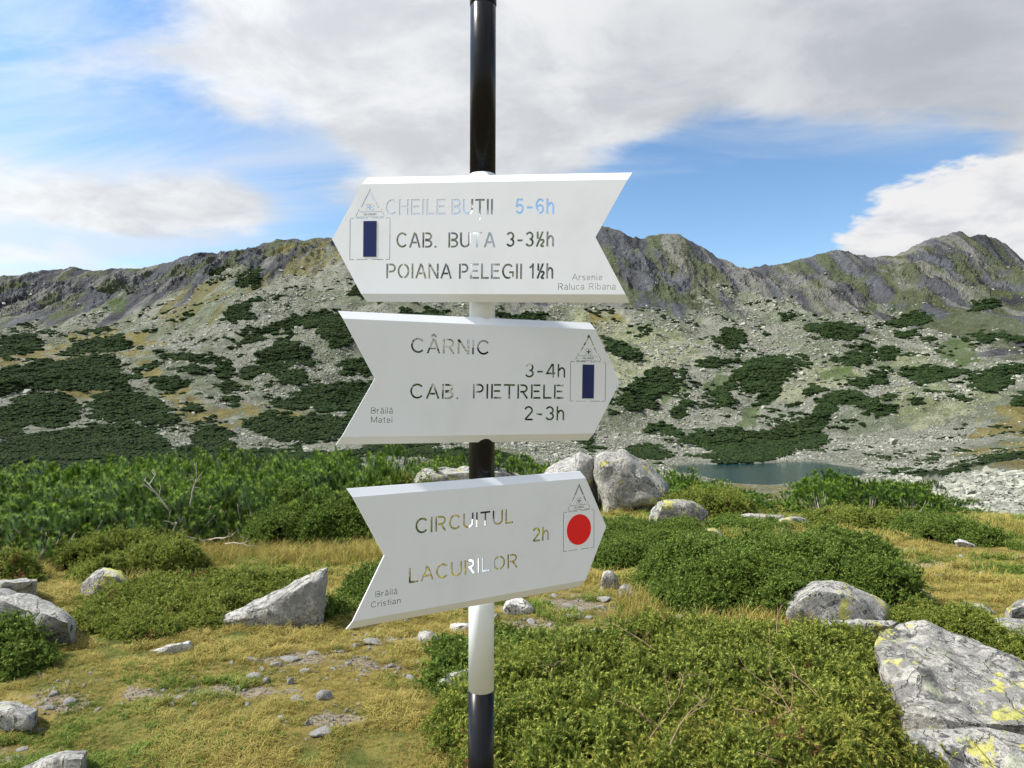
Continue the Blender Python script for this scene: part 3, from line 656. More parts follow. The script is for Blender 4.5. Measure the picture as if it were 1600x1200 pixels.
def tube(bm, pts, r0, r1, n=6):
    rings = []
    for i, p in enumerate(pts):
        d = (pts[min(i + 1, len(pts) - 1)] - pts[max(i - 1, 0)]).normalized(); s = perp(d); t = d.cross(s); r = r0 + (r1 - r0) * i / (len(pts) - 1)
        rings.append([bm.verts.new(p + s * (math.cos(6.283 * k / n) * r) + t * (math.sin(6.283 * k / n) * r)) for k in range(n)])
    for a, b in zip(rings, rings[1:]):
        for k in range(n): bm.faces.new((a[k], a[(k + 1) % n], b[(k + 1) % n], b[k]))
    bm.faces.new(rings[-1]); bm.faces.new(rings[0][::-1])
def branchy(name, seed, L, r0, m, start=Vector((0, 0, 0)), d0=Vector((0, 0, 1)), forks=4, wob=.25, droop=0):
    r = random.Random(seed); bm = bmesh.new()
    def go(p, d, l, rad, lev):
        pts = [p.copy()]; n = 6
        for i in range(n):
            d = (d + Vector((r.uniform(-wob, wob), r.uniform(-wob, wob), r.uniform(-wob, wob) - droop))).normalized(); p = p + d * (l / n); pts.append(p.copy())
            if lev < 2 and i in (2, 3, 4, 5) and r.random() < forks / 5:
                go(p, (d + Vector((r.uniform(-1, 1), r.uniform(-1, 1), r.uniform(-.4, .6))) * .9).normalized(), l * r.uniform(.35, .6), rad * .55, lev + 1)
        tube(bm, pts, rad, rad * .35, 5)
    go(start, d0.normalized(), L, r0, 0)
    me = bpy.data.meshes.new(name); bm.to_mesh(me); bm.free(); me.materials.append(m); me.polygons.foreach_set('use_smooth', [True] * len(me.polygons)); return me
MUGO = [mugo_mesh(100 + i) for i in range(5)]
def stems_mesh(seed):
    r = random.Random(seed); bm = bmesh.new()
    for i in range(8):
        a = r.uniform(0, 6.283); p = Vector((math.cos(a) * .12, math.sin(a) * .12, -.1)); d = Vector((math.cos(a), math.sin(a), r.uniform(.3, 1.0))).normalized(); pts = [p.copy()]
        for k in range(6): d = (d + Vector((r.uniform(-.2, .2), r.uniform(-.2, .2), .16))).normalized(); p = p + d * .11; pts.append(p.copy())
        tube(bm, pts, .022, .008, 5)
    me = bpy.data.meshes.new('stem'); bm.to_mesh(me); bm.free(); me.materials.append(M_BARK); return me
STEMS = [stems_mesh(7 + i) for i in range(3)]

def jun_tuft(seed, m, curl=.35, wide=.0030):
    r = random.Random(seed); T = []; tip = []
    def spray(p, d, L, lev):
        n = 7 if lev == 0 else 5; st = L / n; sd = perp(d)
        for i in range(n):
            d = (d + Vector((r.uniform(-.22, .22), r.uniform(-.22, .22), r.uniform(-.22, .18) - curl * .25))).normalized(); q = p + d * st; k = (i + 1) / n
            for j in range(6):
                a = r.uniform(0, 6.283); s = perp(d); t = d.cross(s); o = s * math.cos(a) + t * math.sin(a)
                nd = (o * .8 + d * .9).normalized(); l = r.uniform(.012, .020); b = p + d * st * r.random(); e = nd.cross(o + d * .01)
                if e.length < 1e-4: e = t
                e = e.normalized() * wide; f = (k ** 2) * (.75 if lev else .55) * r.uniform(.4, 1.2)
                T.append((b - e, b + e, b + nd * l)); tip.append((f * .6, f * .6, f))
            if lev == 0 and i >= 1:
                spray(q, (d + perp(d) * r.choice((-1, 1)) * r.uniform(.6, 1.1) + Vector((r.uniform(-.5, .5), r.uniform(-.5, .5), .1))).normalized(), L * .42, 1)
            p = q
    for j in range(2): spray(Vector((0, 0, 0)), Vector((r.uniform(-.5, .5), r.uniform(-.5, .5), 1)).normalized(), r.uniform(.10, .15), 0)
    return tri_mesh('juniper_spray', [[tuple(v) for v in t] for t in T], tip, [m])
JT = {k: [proto('juniper_spray', jun_tuft(200 + i + j * 10, m)) for i in range(4)] for j, (k, m) in enumerate((('n', M_JUN), ('g', M_JUNG), ('d', M_JUND)))}

def mound(P, h, X, Y, lobe=1.0):
    """height of a bush whose footprint is polygon P"""
    D = max(3.2, P[:, 1].mean()); q = 5.2 * (4.0 / D) ** .55
    sd = -poly_sd(X, Y, P) + (fbm(X * 1.7, Y * 1.7, 4, ox=72) - .55) * .75 * (D / 6) ** .6; e = np.clip(sd / max(h * 1.3, .22), 0, 1); prof = np.sqrt(1 - (1 - e) ** 2)
    l = .45 + 1.0 * fbm(X * 1.3 + 3, Y * 1.3, 3, .5, ox=71)
    bump = (ridged(X * q * .8, Y * q * .8, 2, 73) - .62) * 1.9 / q * sstep(0, .3, e) * min(1.0, h / .24)
    return sd, np.maximum(h * prof * l + bump, 0)
FOOT = []
def jbush(foot, h, label, kind='n', dens=900, size=1.0, group=None, cat='juniper', branches=0, tipz=0):
    P = np.array([tuple(ground_at(*q)[:2]) for q in foot]); FOOT.append(P)
    c = P.mean(0); x0, y0 = P.min(0) - .25; x1, y1 = P.max(0) + .25
    gx = np.linspace(x0, x1, 46); gy = np.linspace(y0, y1, 46); GX, GY = np.meshgrid(gx, gy)
    sd, hh = mound(P, h, GX, GY); GZ = H(GX, GY)
    area = ((x1 - x0) * (y1 - y0)); dist = max(2.6, c[1]); s0 = size * max(.85, dist / 10.0); n = int(area * dens / s0 ** 1.7)
    x = RNG.uniform(x0, x1, n); y = RNG.uniform(y0, y1, n); sd, hh = mound(P, h, x, y); k = sd > -.02; x, y, hh, sd = x[k], y[k], hh[k], sd[k]
    e = .03; hx = (mound(P, h, x + e, y)[1] - hh) / e; hy = (mound(P, h, x, y + e)[1] - hh) / e
    # repeat more often on the steep rim
    rep = RNG.random(len(x)) < np.clip(np.hypot(hx, hy) * .5, 0, 1)
    x = np.concatenate([x, x[rep] + RNG.normal(0, .02, rep.sum())]); y = np.concatenate([y, y[rep] + RNG.normal(0, .02, rep.sum())])
    sd, hh = mound(P, h, x, y); hx = (mound(P, h, x + e, y)[1] - hh) / e; hy = (mound(P, h, x, y + e)[1] - hh) / e
    nx, ny = -hx, -hy; ln = np.hypot(nx, ny); f = np.minimum(1.6, ln) / (ln + 1e-6); nx *= f; ny *= f
    z = H(x, y) + hh * RNG.uniform(.72, 1.0, len(x)) ** .6 - .065 * s0
    nx = nx + RNG.normal(0, .35, len(x)); ny = ny + RNG.normal(0, .35, len(x)); nz = np.ones(len(x)) * .9
    rx = -np.arctan2(ny, np.hypot(nx, nz)); ry = np.arctan2(nx, nz); rz = RNG.uniform(0, 6.28, len(x))
    # euler XYZ: tilt only, spin folded in by local variants
    R = np.stack([rx, ry, np.zeros(len(x))], 1)
    # spin: rotate tilt into a spun frame
    ca, sa = np.cos(-rz), np.sin(-rz); tx = rx * ca - ry * sa; ty = rx * sa + ry * ca; R = np.stack([tx, ty, rz], 1)
    s = s0 * RNG.uniform(.7, 1.25, len(x))
    root = empty('juniper_bush', (c[0], c[1], h1(c[0], c[1])))
    tag(root, label, cat, group)
    org = np.array(root.location)
    fo = scatter('foliage', np.stack([x, y, z], 1) - org, R, np.stack([s, s, s], 1), RNG.integers(0, 4, len(x)), JT[kind], root); fo['kind'] = 'stuff'
    # woody mass under the leaves
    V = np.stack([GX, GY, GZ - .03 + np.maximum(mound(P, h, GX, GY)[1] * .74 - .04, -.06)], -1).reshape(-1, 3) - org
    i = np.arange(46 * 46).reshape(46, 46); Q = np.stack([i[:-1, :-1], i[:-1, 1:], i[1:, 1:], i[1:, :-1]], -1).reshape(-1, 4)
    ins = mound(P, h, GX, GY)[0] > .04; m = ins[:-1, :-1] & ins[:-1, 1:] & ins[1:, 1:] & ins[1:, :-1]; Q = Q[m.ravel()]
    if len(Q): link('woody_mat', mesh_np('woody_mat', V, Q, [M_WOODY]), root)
    for b in range(int(branches * .6)):
        for _ in range(40):
            bx, by = RNG.uniform(x0, x1), RNG.uniform(y0, y1)
            s_, h_ = mound(P, h, np.array([bx]), np.array([by]))
            if s_[0] > .15 and by > 2.5: break
        a = RNG.uniform(0, 6.28)
        link('branch', branchy('branch', 900 + b + len(FOOT) * 20, RNG.uniform(.18, .34), .003, M_TWIG, d0=Vector((math.cos(a), math.sin(a) * .6, .35)), forks=2.5, wob=.18), root, Vector((bx, by, h1(bx, by) + h_[0] - .01)) - root.location)
    return root
M_WOODY, nt, b = mat('juniper_dark_wood', .95, .05); g = NB(nt); p = g.pos(); g.L.new(g.mix(g.noise(p, 14, 5), (.030, .035, .014), (.075, .080, .028)), b.inputs['Base Color']); g.L.new(g.bump(g.noise(p, 30, 4), 1, .05), b.inputs['Normal'])  # dark wood tone of the mat under the leaves, varied by noise

jbush([(700,1330),(730,1140),(765,1090),(810,1060),(900,1060),(1000,1050),(1200,1040),(1350,1035),(1400,1050),(1385,1105),(1400,1180),(1520,1330)], .24, 'large mat of feathery green juniper right of the pole, lower right foreground', 'n', 1250, .95, branches=14)
jbush([(900,1330),(1010,1215),(1150,1195),(1300,1190),(1400,1205),(1470,1260),(1500,1330)], .36, 'golden tipped juniper with bare brown twigs in front of the large mat', 'g', 1250, 1.0, branches=14)
jbush([(695,1050),(715,1030),(800,1030),(860,1042),(800,1062),(700,1075)], .14, 'small juniper just behind the lower white part of the pole', 'd', 1100)
jbush([(985,915),(1020,950),(1100,975),(1200,972),(1300,960),(1400,955),(1432,945),(1410,915),(1300,900),(1150,892),(1020,895)], .31, 'dense rounded dark green juniper bush behind the rounded lichen boulder', 'd', 1100, 1.1, branches=4)
jbush([(890,880),(930,900),(985,895),(1040,868),(1100,850),(1060,832),(950,828),(900,845)], .12, 'low green juniper right of the red dot sign, in front of the split boulder', 'd', 1000)
jbush([(1105,818),(1130,834),(1230,838),(1245,828),(1150,816)], .06, 'thin juniper strip in front of the long low yellow rock', 'd', 900)
jbush([(1385,826),(1400,842),(1480,850),(1560,868),(1590,864),(1530,840),(1450,822)], .15, 'bright green juniper mat at the right edge of the meadow', 'd', 900)
jbush([(1240,816),(1260,829),(1380,830),(1395,818),(1300,808)], .12, 'pale green juniper mat below the dwarf pines on the right', 'n', 900)
jbush([(1045,808),(1110,812),(1180,812),(1200,802),(1100,796),(1050,796)], .24, 'yellow green juniper right of the split boulder, behind the lichen rock', 'n', 900)
jbush([(385,850),(420,864),(540,858),(640,850),(650,835),(500,830),(400,838)], .72, 'tall bluish green juniper left of the lowest sign, against the dwarf pines', 'd', 1000, 1.1)
jbush([(80,892),(110,910),(250,910),(320,885),(230,874),(100,876)], .2, 'yellow green juniper behind the small lichen rock at the left', 'n', 1000)
jbush([(110,968),(150,1006),(210,1012),(310,985),(330,962),(400,940),(495,915),(490,902),(350,912),(240,930),(200,940)], .10, 'wide low juniper mat between the left boulder and the triangular rock', 'n', 620, .95)
jbush([(-80,1060),(0,1075),(60,1052),(85,1025),(40,1012),(-80,1012)], .18, 'dark low juniper below the large left boulder', 'd', 1000)
jbush([(525,942),(600,948),(620,925),(545,918)], .22, 'little green juniper between the triangular rock and the lowest sign', 'd', 1000)
jbush([(-80,912),(70,912),(75,898),(-80,898)], .22, 'yellow green juniper behind the large left boulder', 'n', 900)
jbush([(430,974),(470,976),(520,970),(530,958),(500,962),(450,966)], .08, 'narrow green mat along the foot of the triangular rock', 'd', 1000)
jbush([(1395,985),(1440,990),(1520,1020),(1600,1045),(1680,1060),(1680,1030),(1580,1012),(1480,985),(1420,970)], .12, 'dark olive mat between the flat slab and the big lichen slab on the right', 'n', 1100, .8)
jbush([(545,812),(665,812),(660,800),(550,800)], .62, 'yellowish brushy juniper left of the pale rock behind the pole', 'n', 900)

# dwarf pines: every bush is an object of its own
def mugo(x, y, h, w, label, group, k):
    root = empty('dwarf_pine', (x, y, h1(x, y) - .02)); tag(root, label, 'dwarf pine', group)
    root.rotation_euler = (0, 0, random.uniform(0, 6.28)); root.scale = (w, w, h)
    link('foliage', MUGO[k % len(MUGO)], root)
    link('stems', STEMS[k % 3], root)
    return root
SKY_L = ([-600, 0, 100, 200, 300, 330, 400, 500, 600, 700, 860, 900], [722, 714, 708, 698, 694, 684, 678, 680, 688, 694, 698, 722])
BASE_L = ([-600, 0, 80, 150, 330, 380, 500, 640, 660, 860, 900], [895, 893, 885, 868, 860, 852, 848, 825, 800, 795, 795])
def zone(px, marks):
    return min(marks, key=lambda m: abs(m[0] - px))[1]
ML = [(-200, 'beyond the left edge'), (30, 'above the left boulder'), (130, 'above the little peaked rock'), (220, 'left of the dead branches'), (300, 'around the dead branches'), (390, 'left of the bluish juniper'), (480, 'behind the bluish juniper'), (560, 'behind the lowest sign'), (640, 'left of the pale rock'), (720, 'just left of the pole'), (790, 'just right of the pole'), (860, 'behind the split boulder')]
MRR = [(1050, 'right beside the split boulder'), (1090, 'above the rounded lichen rock'), (1140, 'below the left end of the lake'), (1200, 'in the low gap'), (1260, 'right of the gap'), (1310, 'below the lake end'), (1370, 'in the middle of the tall clump'), (1430, 'above the bright juniper mat'), (1490, 'beside the boulder field'), (1540, 'lowest, at the right end')]
def thicket():
    k = 0; out = []
    for r_, yy in enumerate((8.5, 9.3, 10.2, 11.2, 12.3, 13.6, 15.0, 16.6, 18.4, 20.2)):
        for xx in np.arange(-16.5, 2.4, 1.08 + .05 * r_):
            x = xx + random.uniform(-.25, .25) + (r_ % 2) * .5; y = yy + random.uniform(-.2, .2); px = 800 + F * x / y
            if px < -110 or px > 890: continue
            gpy = 600 + F * (CAMZ - h1(x, y)) / y
            if gpy > np.interp(px, *BASE_L) - 3: continue
            if px < 600 and y > 16: continue
            ztop = zpx(np.interp(px, *SKY_L) + random.uniform(0, 16), y); h = min(ztop - h1(x, y), .72 + .13 * (y - 8) + random.uniform(-.10, .12))
            if h < .25: continue
            row = ('front row' if gpy > np.interp(px, *BASE_L) - 30 else 'second row' if gpy > np.interp(px, *BASE_L) - 52 else 'back')
            out.append(mugo(x, y, h * 1.0, random.uniform(.85, 1.1), 'dwarf pine, %s of left thicket, %s' % (row, zone(px, ML)), 'dwarf pines in the left thicket', k)); k += 1
    SKY_R = ([1000, 1045, 1060, 1130, 1165, 1180, 1240, 1250, 1290, 1360, 1440, 1480, 1500, 1545, 1560], [715, 722, 732, 742, 760, 776, 778, 738, 728, 734, 742, 762, 780, 786, 830])
    for r_, yy in enumerate((14.8, 15.8, 16.9, 18.0, 19.4)):
        for xx in np.arange(2.8, 14.0, .85):
            x = xx + random.uniform(-.2, .2) + (r_ % 2) * .4; y = yy + random.uniform(-.15, .15); px = 800 + F * x / y
            if px < 1035 or px > 1550: continue
            if px > 1480 and y > 17: continue
            ztop = zpx(np.interp(px, *SKY_R) + random.uniform(0, 14), y); h = min(ztop - h1(x, y), .75 + .22 * (y - 14) + random.uniform(0, .25))
            if h < .18: continue
            row = 'front' if y < 16.3 else 'middle' if y < 17.6 else 'back'
            out.append(mugo(x, y, h, random.uniform(.62, .85), '%s dwarf pine of band above lake, %s' % (row, zone(px, MRR)), 'dwarf pines in the right band', k)); k += 1
    return out
MB = thicket()
# dead grey branches standing out of the left thicket
def nearest(px, py, y):
    x = (px - 800) / F * y; return min(MB, key=lambda o: (o.location.x - x) ** 2 + (o.location.y - y) ** 2), Vector((x, y, zpx(py, y)))
for (px, py, y, L, dx, dz, sd) in ((262, 796, 8.7, .36, -.35, 1, 1), (297, 792, 8.75, .36, .12, 1, 5), (272, 832, 8.6, .28, .25, .9, 9), (318, 845, 9.0, .45, 1, .15, 12), (350, 850, 9.0, .5, 1, .2, 16), (330, 850, 9.05, .4, -1, .3, 19)):
    o, p = nearest(px, py, y); br = link('dead_branch', branchy('dead_branch', sd, L, .012, M_BARK, d0=Vector((dx, -.4, dz)), forks=3.5), None); bpy.context.view_layer.update()
    br.parent = o; br.matrix_parent_inverse = Matrix.Identity(4)
    mw = Matrix.LocRotScale(o.location, o.rotation_euler, o.scale); loc = mw.inverted() @ Matrix.Translation(p); l, q, s = loc.decompose(); br.location = l; br.rotation_euler = q.to_euler(); br.scale = s

# ------------------------------------------------------------------ rocks
def rock(outline, thick, label, m=None, cat='boulder', base=None, seed=1, rough=.05, name='boulder', group=None, lean=.35, edge=None, sink=.12, flat=False):
    by = base if base else max(q[1] for q in outline); bx = sum(q[0] for q in outline) / len(outline)
    g0 = ground_at(bx, by); Y0 = g0.y; P = []; cpy = (min(q[1] for q in outline) + max(q[1] for q in outline)) / 2; r = random.Random(seed); sil = []
    def up(px, py, Y): return Vector(((px - 800) / F * Y, Y, zpx(py, Y)))
    hp = max(q[1] for q in outline) - min(q[1] for q in outline)
    for px, py in outline:
        Yi = Y0 + thick * lean
        if flat: Yi = Y0 + thick * (max(q[1] for q in outline) - py) / hp
        sil.append((px, py, Yi))
    ymean = sum(q[2] for q in sil) / len(sil)
    for px, py, Yi in sil:
        v = up(px, py, Yi); P.append(v); k = r.choice((r.uniform(.08, .2), r.uniform(.3, .6)))
        qx, qy = px + (bx - px) * k, py + (cpy - py) * k
        P.append(up(qx, qy + hp * r.uniform(.03, .12), (Yi + (ymean - Yi) * k) - thick * (r.uniform(.08, .14) if flat else lean * r.uniform(.75, 1))))
        P.append(up(qx, qy, Yi + thick * (.5 if flat else (1 - lean)) * r.uniform(.85, 1.05)))
        if py > cpy - hp * .15: P.append(Vector((v.x, v.y, min(v.z, h1(v.x, v.y)) - sink)))
    c = up(bx, cpy, ymean)
    bm = bmesh.new()
    o = Vector((c.x, Y0 + thick * .5, h1(c.x, Y0 + thick * .5)))
    for v in P: bm.verts.new(v - o)
    bmesh.ops.convex_hull(bm, input=bm.verts); bmesh.ops.delete(bm, geom=[v for v in bm.verts if not v.link_faces], context='VERTS')
    bmesh.ops.dissolve_limit(bm, angle_limit=.16, verts=bm.verts, edges=bm.edges); bmesh.ops.triangulate(bm, faces=bm.faces)
    size = max((v.co.length for v in bm.verts)) ; el = edge or max(.012 * Y0 * .55, size / 26)
    for _ in range(8):
        es = [e for e in bm.edges if e.calc_length() > el * 1.6]
        if not es or len(bm.verts) > 9000: break
        bmesh.ops.subdivide_edges(bm, edges=es, cuts=1, use_grid_fill=False); bmesh.ops.triangulate(bm, faces=[f for f in bm.faces if len(f.verts) > 3])
    for _ in range(1): bmesh.ops.smooth_vert(bm, verts=bm.verts, factor=.35, use_axis_x=True, use_axis_y=True, use_axis_z=True)
    bm.normal_update(); off = Vector((seed * 5.3, seed * 2.1, seed * 9.7)); amp = size * rough
    for v in bm.verts:
        q = v.co / size
        k = (mnoise.noise(q * 2.3 + off)) * 1.0 + mnoise.noise(q * 6 + off) * .45 + (abs(mnoise.noise(q * 3.4 + off * 2)) - .25) * -1.0 + (abs(mnoise.noise(q * 9 + off * 3)) - .2) * -.35 + mnoise.noise(q * 15 + off) * .22 + mnoise.noise(q * 34 + off) * .09
        v.co += v.normal * amp * k
    me = bpy.data.meshes.new(name); bm.to_mesh(me); bm.free(); me.materials.append(m or M_ROCK); me.polygons.foreach_set('use_smooth', [True] * len(me.polygons))
    me.set_sharp_from_angle(angle=math.radians(38))
    ob = link(name, me, None, o); tag(ob, label, cat, group); return ob
rock([(848,738),(863,723),(907,706),(926,710),(934,745),(939,795),(850,800)], 1.6, 'left half of the split boulder behind the signs, with the darker face', M_ROCK, seed=3, base=800, rough=.06)
rock([(930,712),(963,708),(979,699),(1006,716),(1037,748),(1048,762),(1034,790),(1015,800),(985,803),(944,800)], 1.7, 'right half of the split boulder, tallest pale rock in the scene', M_ROCKL, seed=8, base=803, rough=.06)
rock([(640,757),(660,735),(690,728),(740,730),(785,729),(805,736),(832,748),(835,790),(640,790)], 1.3, 'grey lichened rock half hidden behind the pole above the lowest sign', M_ROCKL, seed=13, base=792, rough=.06)
rock([(1015,800),(1030,785),(1060,778),(1085,783),(1106,800),(1102,822),(1060,824),(1020,812)], .8, 'rounded rock with yellow lichen to the right of the split boulder', M_ROCKY, seed=17)
rock([(1098,826),(1115,823),(1132,836),(1122,840),(1100,836)], .3, 'small yellow rock at the foot of the rounded lichen rock', M_ROCKY, seed=18)
rock([(1145,808),(1168,801),(1225,805),(1230,812),(1195,818),(1150,816)], .5, 'left part of the long low pale rock at the meadow edge', M_ROCKL, seed=19)
rock([(1215,810),(1245,806),(1262,812),(1264,825),(1235,828),(1215,820)], .5, 'right yellowish part of the long low rock at the meadow edge', M_ROCKY, seed=20)
rock([(1220,945),(1240,925),(1270,910),(1300,905),(1340,921),(1370,934),(1388,948),(1392,972),(1300,985),(1228,975)], .75, 'rounded grey boulder with fine yellow lichen beside the dark juniper', M_ROCKL, seed=26, rough=.03, base=990)
rock([(1372,978),(1400,970),(1440,971),(1485,985),(1545,1012),(1605,1042),(1760,1100),(1760,1138),(1600,1130),(1500,1126),(1408,1108),(1378,1045),(1366,1005)], .95, 'big flat grey slab with bright yellow lichen at the right edge', M_ROCKY, seed=29, rough=.035, base=1160, edge=.022, flat=True)
rock([(1268,972),(1340,966),(1402,972),(1396,1000),(1320,1000)], .4, 'low grey ledge between the rounded boulder and the big slab', M_ROCKL, seed=30, rough=.04, base=1004, lean=.2)
rock([(1388,1146),(1420,1136),(1480,1156),(1530,1170),(1600,1162),(1760,1168),(1760,1330),(1500,1330),(1440,1215)], .5, 'pale grey slab in the bottom right corner below the big slab', M_ROCKL, seed=31, rough=.04, base=1330, edge=.022, flat=True)
rock([(1462,963),(1530,960),(1600,966),(1720,975),(1720,1035),(1600,1012),(1530,985)], .6, 'thin flat slab behind the big yellow lichen slab at the right', M_ROCKL, seed=37, base=1020, rough=.035, flat=True)
rock([(1575,952),(1600,936),(1660,930),(1660,975),(1570,968)], .5, 'yellow rock cut by the right edge of the picture', M_ROCKY, seed=38)
rock([(1495,948),(1510,941),(1535,944),(1560,957),(1530,962),(1500,958)], .3, 'low grey stone alone in the meadow near the right edge', M_ROCKL, seed=41, name='stone', cat='stone')
rock([(1415,930),(1430,920),(1450,922),(1462,938),(1440,946),(1418,942)], .3, 'lichen covered stone at the right end of the dark juniper bush', M_ROCKY, seed=43, name='stone', cat='stone')
rock([(330,974),(345,963),(420,932),(480,900),(514,884),(513,905),(503,945),(492,962),(420,970),(350,980)], .38, 'triangular grey slab with its point up, left of the lowest sign', M_ROCK, seed=47, rough=.035, base=985)
rock([(-90,935),(-20,918),(58,930),(119,968),(110,985),(86,1006),(0,1012),(-90,1012)], .9, 'large pale boulder with black lichen specks at the left edge', M_ROCK, seed=53, base=1022, rough=.04)
rock([(-60,915),(0,907),(35,903),(60,904),(54,922),(0,935),(-60,935)], .6, 'flat rock behind the large pale boulder at the left edge', M_ROCK, seed=57, base=950)
rock([(127,912),(150,893),(162,886),(190,891),(207,913),(200,930),(140,930)], .4, 'small peaked rock with yellow and black lichen in the left juniper', M_ROCKY, seed=59, base=936)
rock([(-50,1108),(0,1098),(25,1099),(60,1108),(52,1128),(18,1140),(-50,1155)], .4, 'pale rock at the left edge above the bottom corner', M_ROCK, seed=61, rough=.04)
rock([(30,1205),(65,1182),(100,1174),(137,1172),(134,1196),(110,1225),(30,1235)], .35, 'pale slab at the bottom left with a little yellow lichen', M_ROCKL, seed=67, rough=.04)
rock([(785,950),(790,940),(815,933),(830,943),(836,955),(826,962),(795,962)], .3, 'angular white rock with a dark hollow below the lowest sign', M_STONE, seed=71)
rock([(938,908),(942,892),(955,889),(966,903),(972,922),(950,920)], .22, 'upright grey stone near the tip of the lowest sign', M_ROCKL, seed=73, name='stone', cat='stone')
rock([(966,918),(975,911),(988,918),(1003,936),(985,938),(970,930)], .22, 'leaning pinkish stone beside the upright grey stone', M_ROCK, seed=79, name='stone', cat='stone')
rock([(680,1068),(698,1050),(735,1044),(752,1060),(745,1080),(700,1082)], .25, 'rounded grey stone left of the lower white part of the pole', M_ROCK, seed=83, name='stone', cat='stone')
rock([(651,1000),(655,987),(672,985),(692,1002),(690,1013),(658,1014)], .2, 'tilted pale stone below the lower edge of the lowest sign', M_ROCKL, seed=89, name='stone', cat='stone')
rock([(866,995),(905,998),(934,1006),(925,1018),(895,1022),(872,1010)], .3, 'flat white stone at the back edge of the juniper mat', M_STONE, seed=91, name='stone', cat='stone')
rock([(903,984),(930,981),(962,986),(955,995),(915,994)], .2, 'thin yellowish flat stone behind the flat white stone', M_ROCKL, seed=93, name='stone', cat='stone')
rock([(228,1018),(260,1008),(298,1001),(302,1010),(262,1022)], .25, 'low sliver of rock in the turf right of the left mat', M_STONE, seed=97, name='stone', cat='stone')
rock([(700,985),(703,974),(730,972),(742,982),(735,990)], .2, 'flat stone touching the left side of the pole', M_STONE, seed=98, name='stone', cat='stone')
rock([(1503,852),(1490,845),(1500,842),(1530,852),(1520,856)], .3, 'long flat stone below the bright green juniper mat', M_STONE, seed=99, name='stone', cat='stone')

# loose stones lying on the turf
def stone_me(seed):
    bm = bmesh.new(); bmesh.ops.create_icosphere(bm, subdivisions=3, radius=1); o = Vector((seed * 3.7, seed * 1.9, seed * 5.1)); r = random.Random(seed)
    pl = [(Vector((r.gauss(0, 1), r.gauss(0, 1), r.gauss(0, .8))).normalized(), r.uniform(.55, .85)) for _ in range(9)]
    for v in bm.verts:
        for n, d in pl:
            k = v.co.dot(n)
            if k > d: v.co -= n * (k - d) * .85
        v.co *= 1 + .18 * mnoise.noise(v.co * 1.7 + o) + .05 * mnoise.noise(v.co * 5 + o)
    me = bpy.data.meshes.new('stone'); bm.to_mesh(me); bm.free(); me.materials.append(M_STONE); me.polygons.foreach_set('use_smooth', [True] * len(me.polygons)); me.set_sharp_from_angle(angle=math.radians(40)); return me
STM = [stone_me(i + 1) for i in range(7)]
STONES = [(393,1057,26,15),(415,1062,16,10),(453,1062,11,16),(505,1085,26,20),(80,1082,18,15),(103,1096,22,11),(72,1106,20,9),(437,1122,17,10),(446,1129,8,7),(480,1128,8,12),(580,1003,32,9),
 (606,1001,34,7),(543,1037,15,9),(487,1021,26,9),(390,1031,24,10),(450,1031,34,9),(430,1038,20,9),(275,1091,20,7),(295,1093,15,6),(1062,966,30,14),(1075,951,11,9),(977,971,13,9),(945,936,26,8),(889,946,19,7),
 (908,951,14,5),(890,962,20,11),(905,960,12,8),(941,948,18,6),(1212,842,8,9),(1245,848,26,6),(1292,854,22,5),(1361,866,12,5),(1412,862,6,4),(1456,853,14,6),(1560,851,20,5),(1592,871,22,6),(1401,880,12,6),(1408,890,12,5),
 (1428,892,9,5),(1526,884,12,8),(1503,870,14,4),(1477,901,26,7),(565,1055,12,6),(510,1060,9,5),(640,1058,16,7),(526,1018,20,5),(600,1020,9,5),(222,1087,12,5),(90,1063,8,6),(745,1000,16,8),(776,962,14,8),(700,1003,22,7),(12,1190,34,8),(30,1172,22,5),(502,1146,42,13),(555,1008,14,7),(520,1045,12,6),(475,1048,18,8),(408,1045,12,6),(360,1036,14,6),(340,1062,10,6),(232,1078,12,6),(190,1100,10,6),(150,1110,14,7),(610,1040,12,6),(655,1035,14,7),(830,970,16,8),(860,975,12,6),(865,930,14,7),(920,965,16,7),(960,985,14,5),(1010,958,12,6),(385,1100,10,6),(560,1100,9,5),(330,1140,8,5),(130,1070,10,6),(60,1140,14,7)]
def where(px, py):
    h_ = 'far left' if px < 150 else 'left' if px < 420 else 'left centre' if px < 640 else 'beside the pole' if px < 800 else 'under the tip of the lowest sign' if px < 1100 else 'right' if px < 1450 else 'far right'
    return h_
adjs = ['pale', 'chalky white', 'light grey', 'bluish grey', 'dull white', 'sandy grey', 'bright white']
for i, (px, py, w, h_) in enumerate(STONES):
    g0 = ground_at(px, py + h_ / 2); Y = g0.y; sx = w / F * Y / 2; sz = h_ / F * Y * .62
    o = link('stone', STM[i % 7], None, (g0.x, Y + sx * .6, g0.z + sz * .15), (random.uniform(-.1, .1), random.uniform(-.1, .1), random.uniform(0, 6.28) if w < 20 else random.choice((0, 3.14)) + random.uniform(-.25, .25)))
    o.scale = (sx * 1.05, sx * random.uniform(.6, .9), sz)
    sz_ = 'tiny' if w < 12 else 'small' if w < 20 else 'fist sized' if w < 28 else 'broad flat'
    o['STN'] = 1
    tag(o, f"{sz_} {adjs[i % 7]} stone " + ('in the meadow near the right edge' if px > 1440 else 'on the right meadow beyond the dark juniper' if px > 1150 else 'on open turf right of the lowest sign tip' if px > 930 else 'on bare earth under the lowest sign' if px > 760 else 'near the white pole section' if px > 620 else 'in the gravelly patch left of the pole' if px > 340 else 'on the dry turf at the left' if px > 180 else 'by the left rocks near the corner') + (', upper one' if py < 1030 and px < 1100 else '') + (', lower one' if py > 1080 else ''), 'stone', 'loose stones lying on the turf')
    del o['STN']

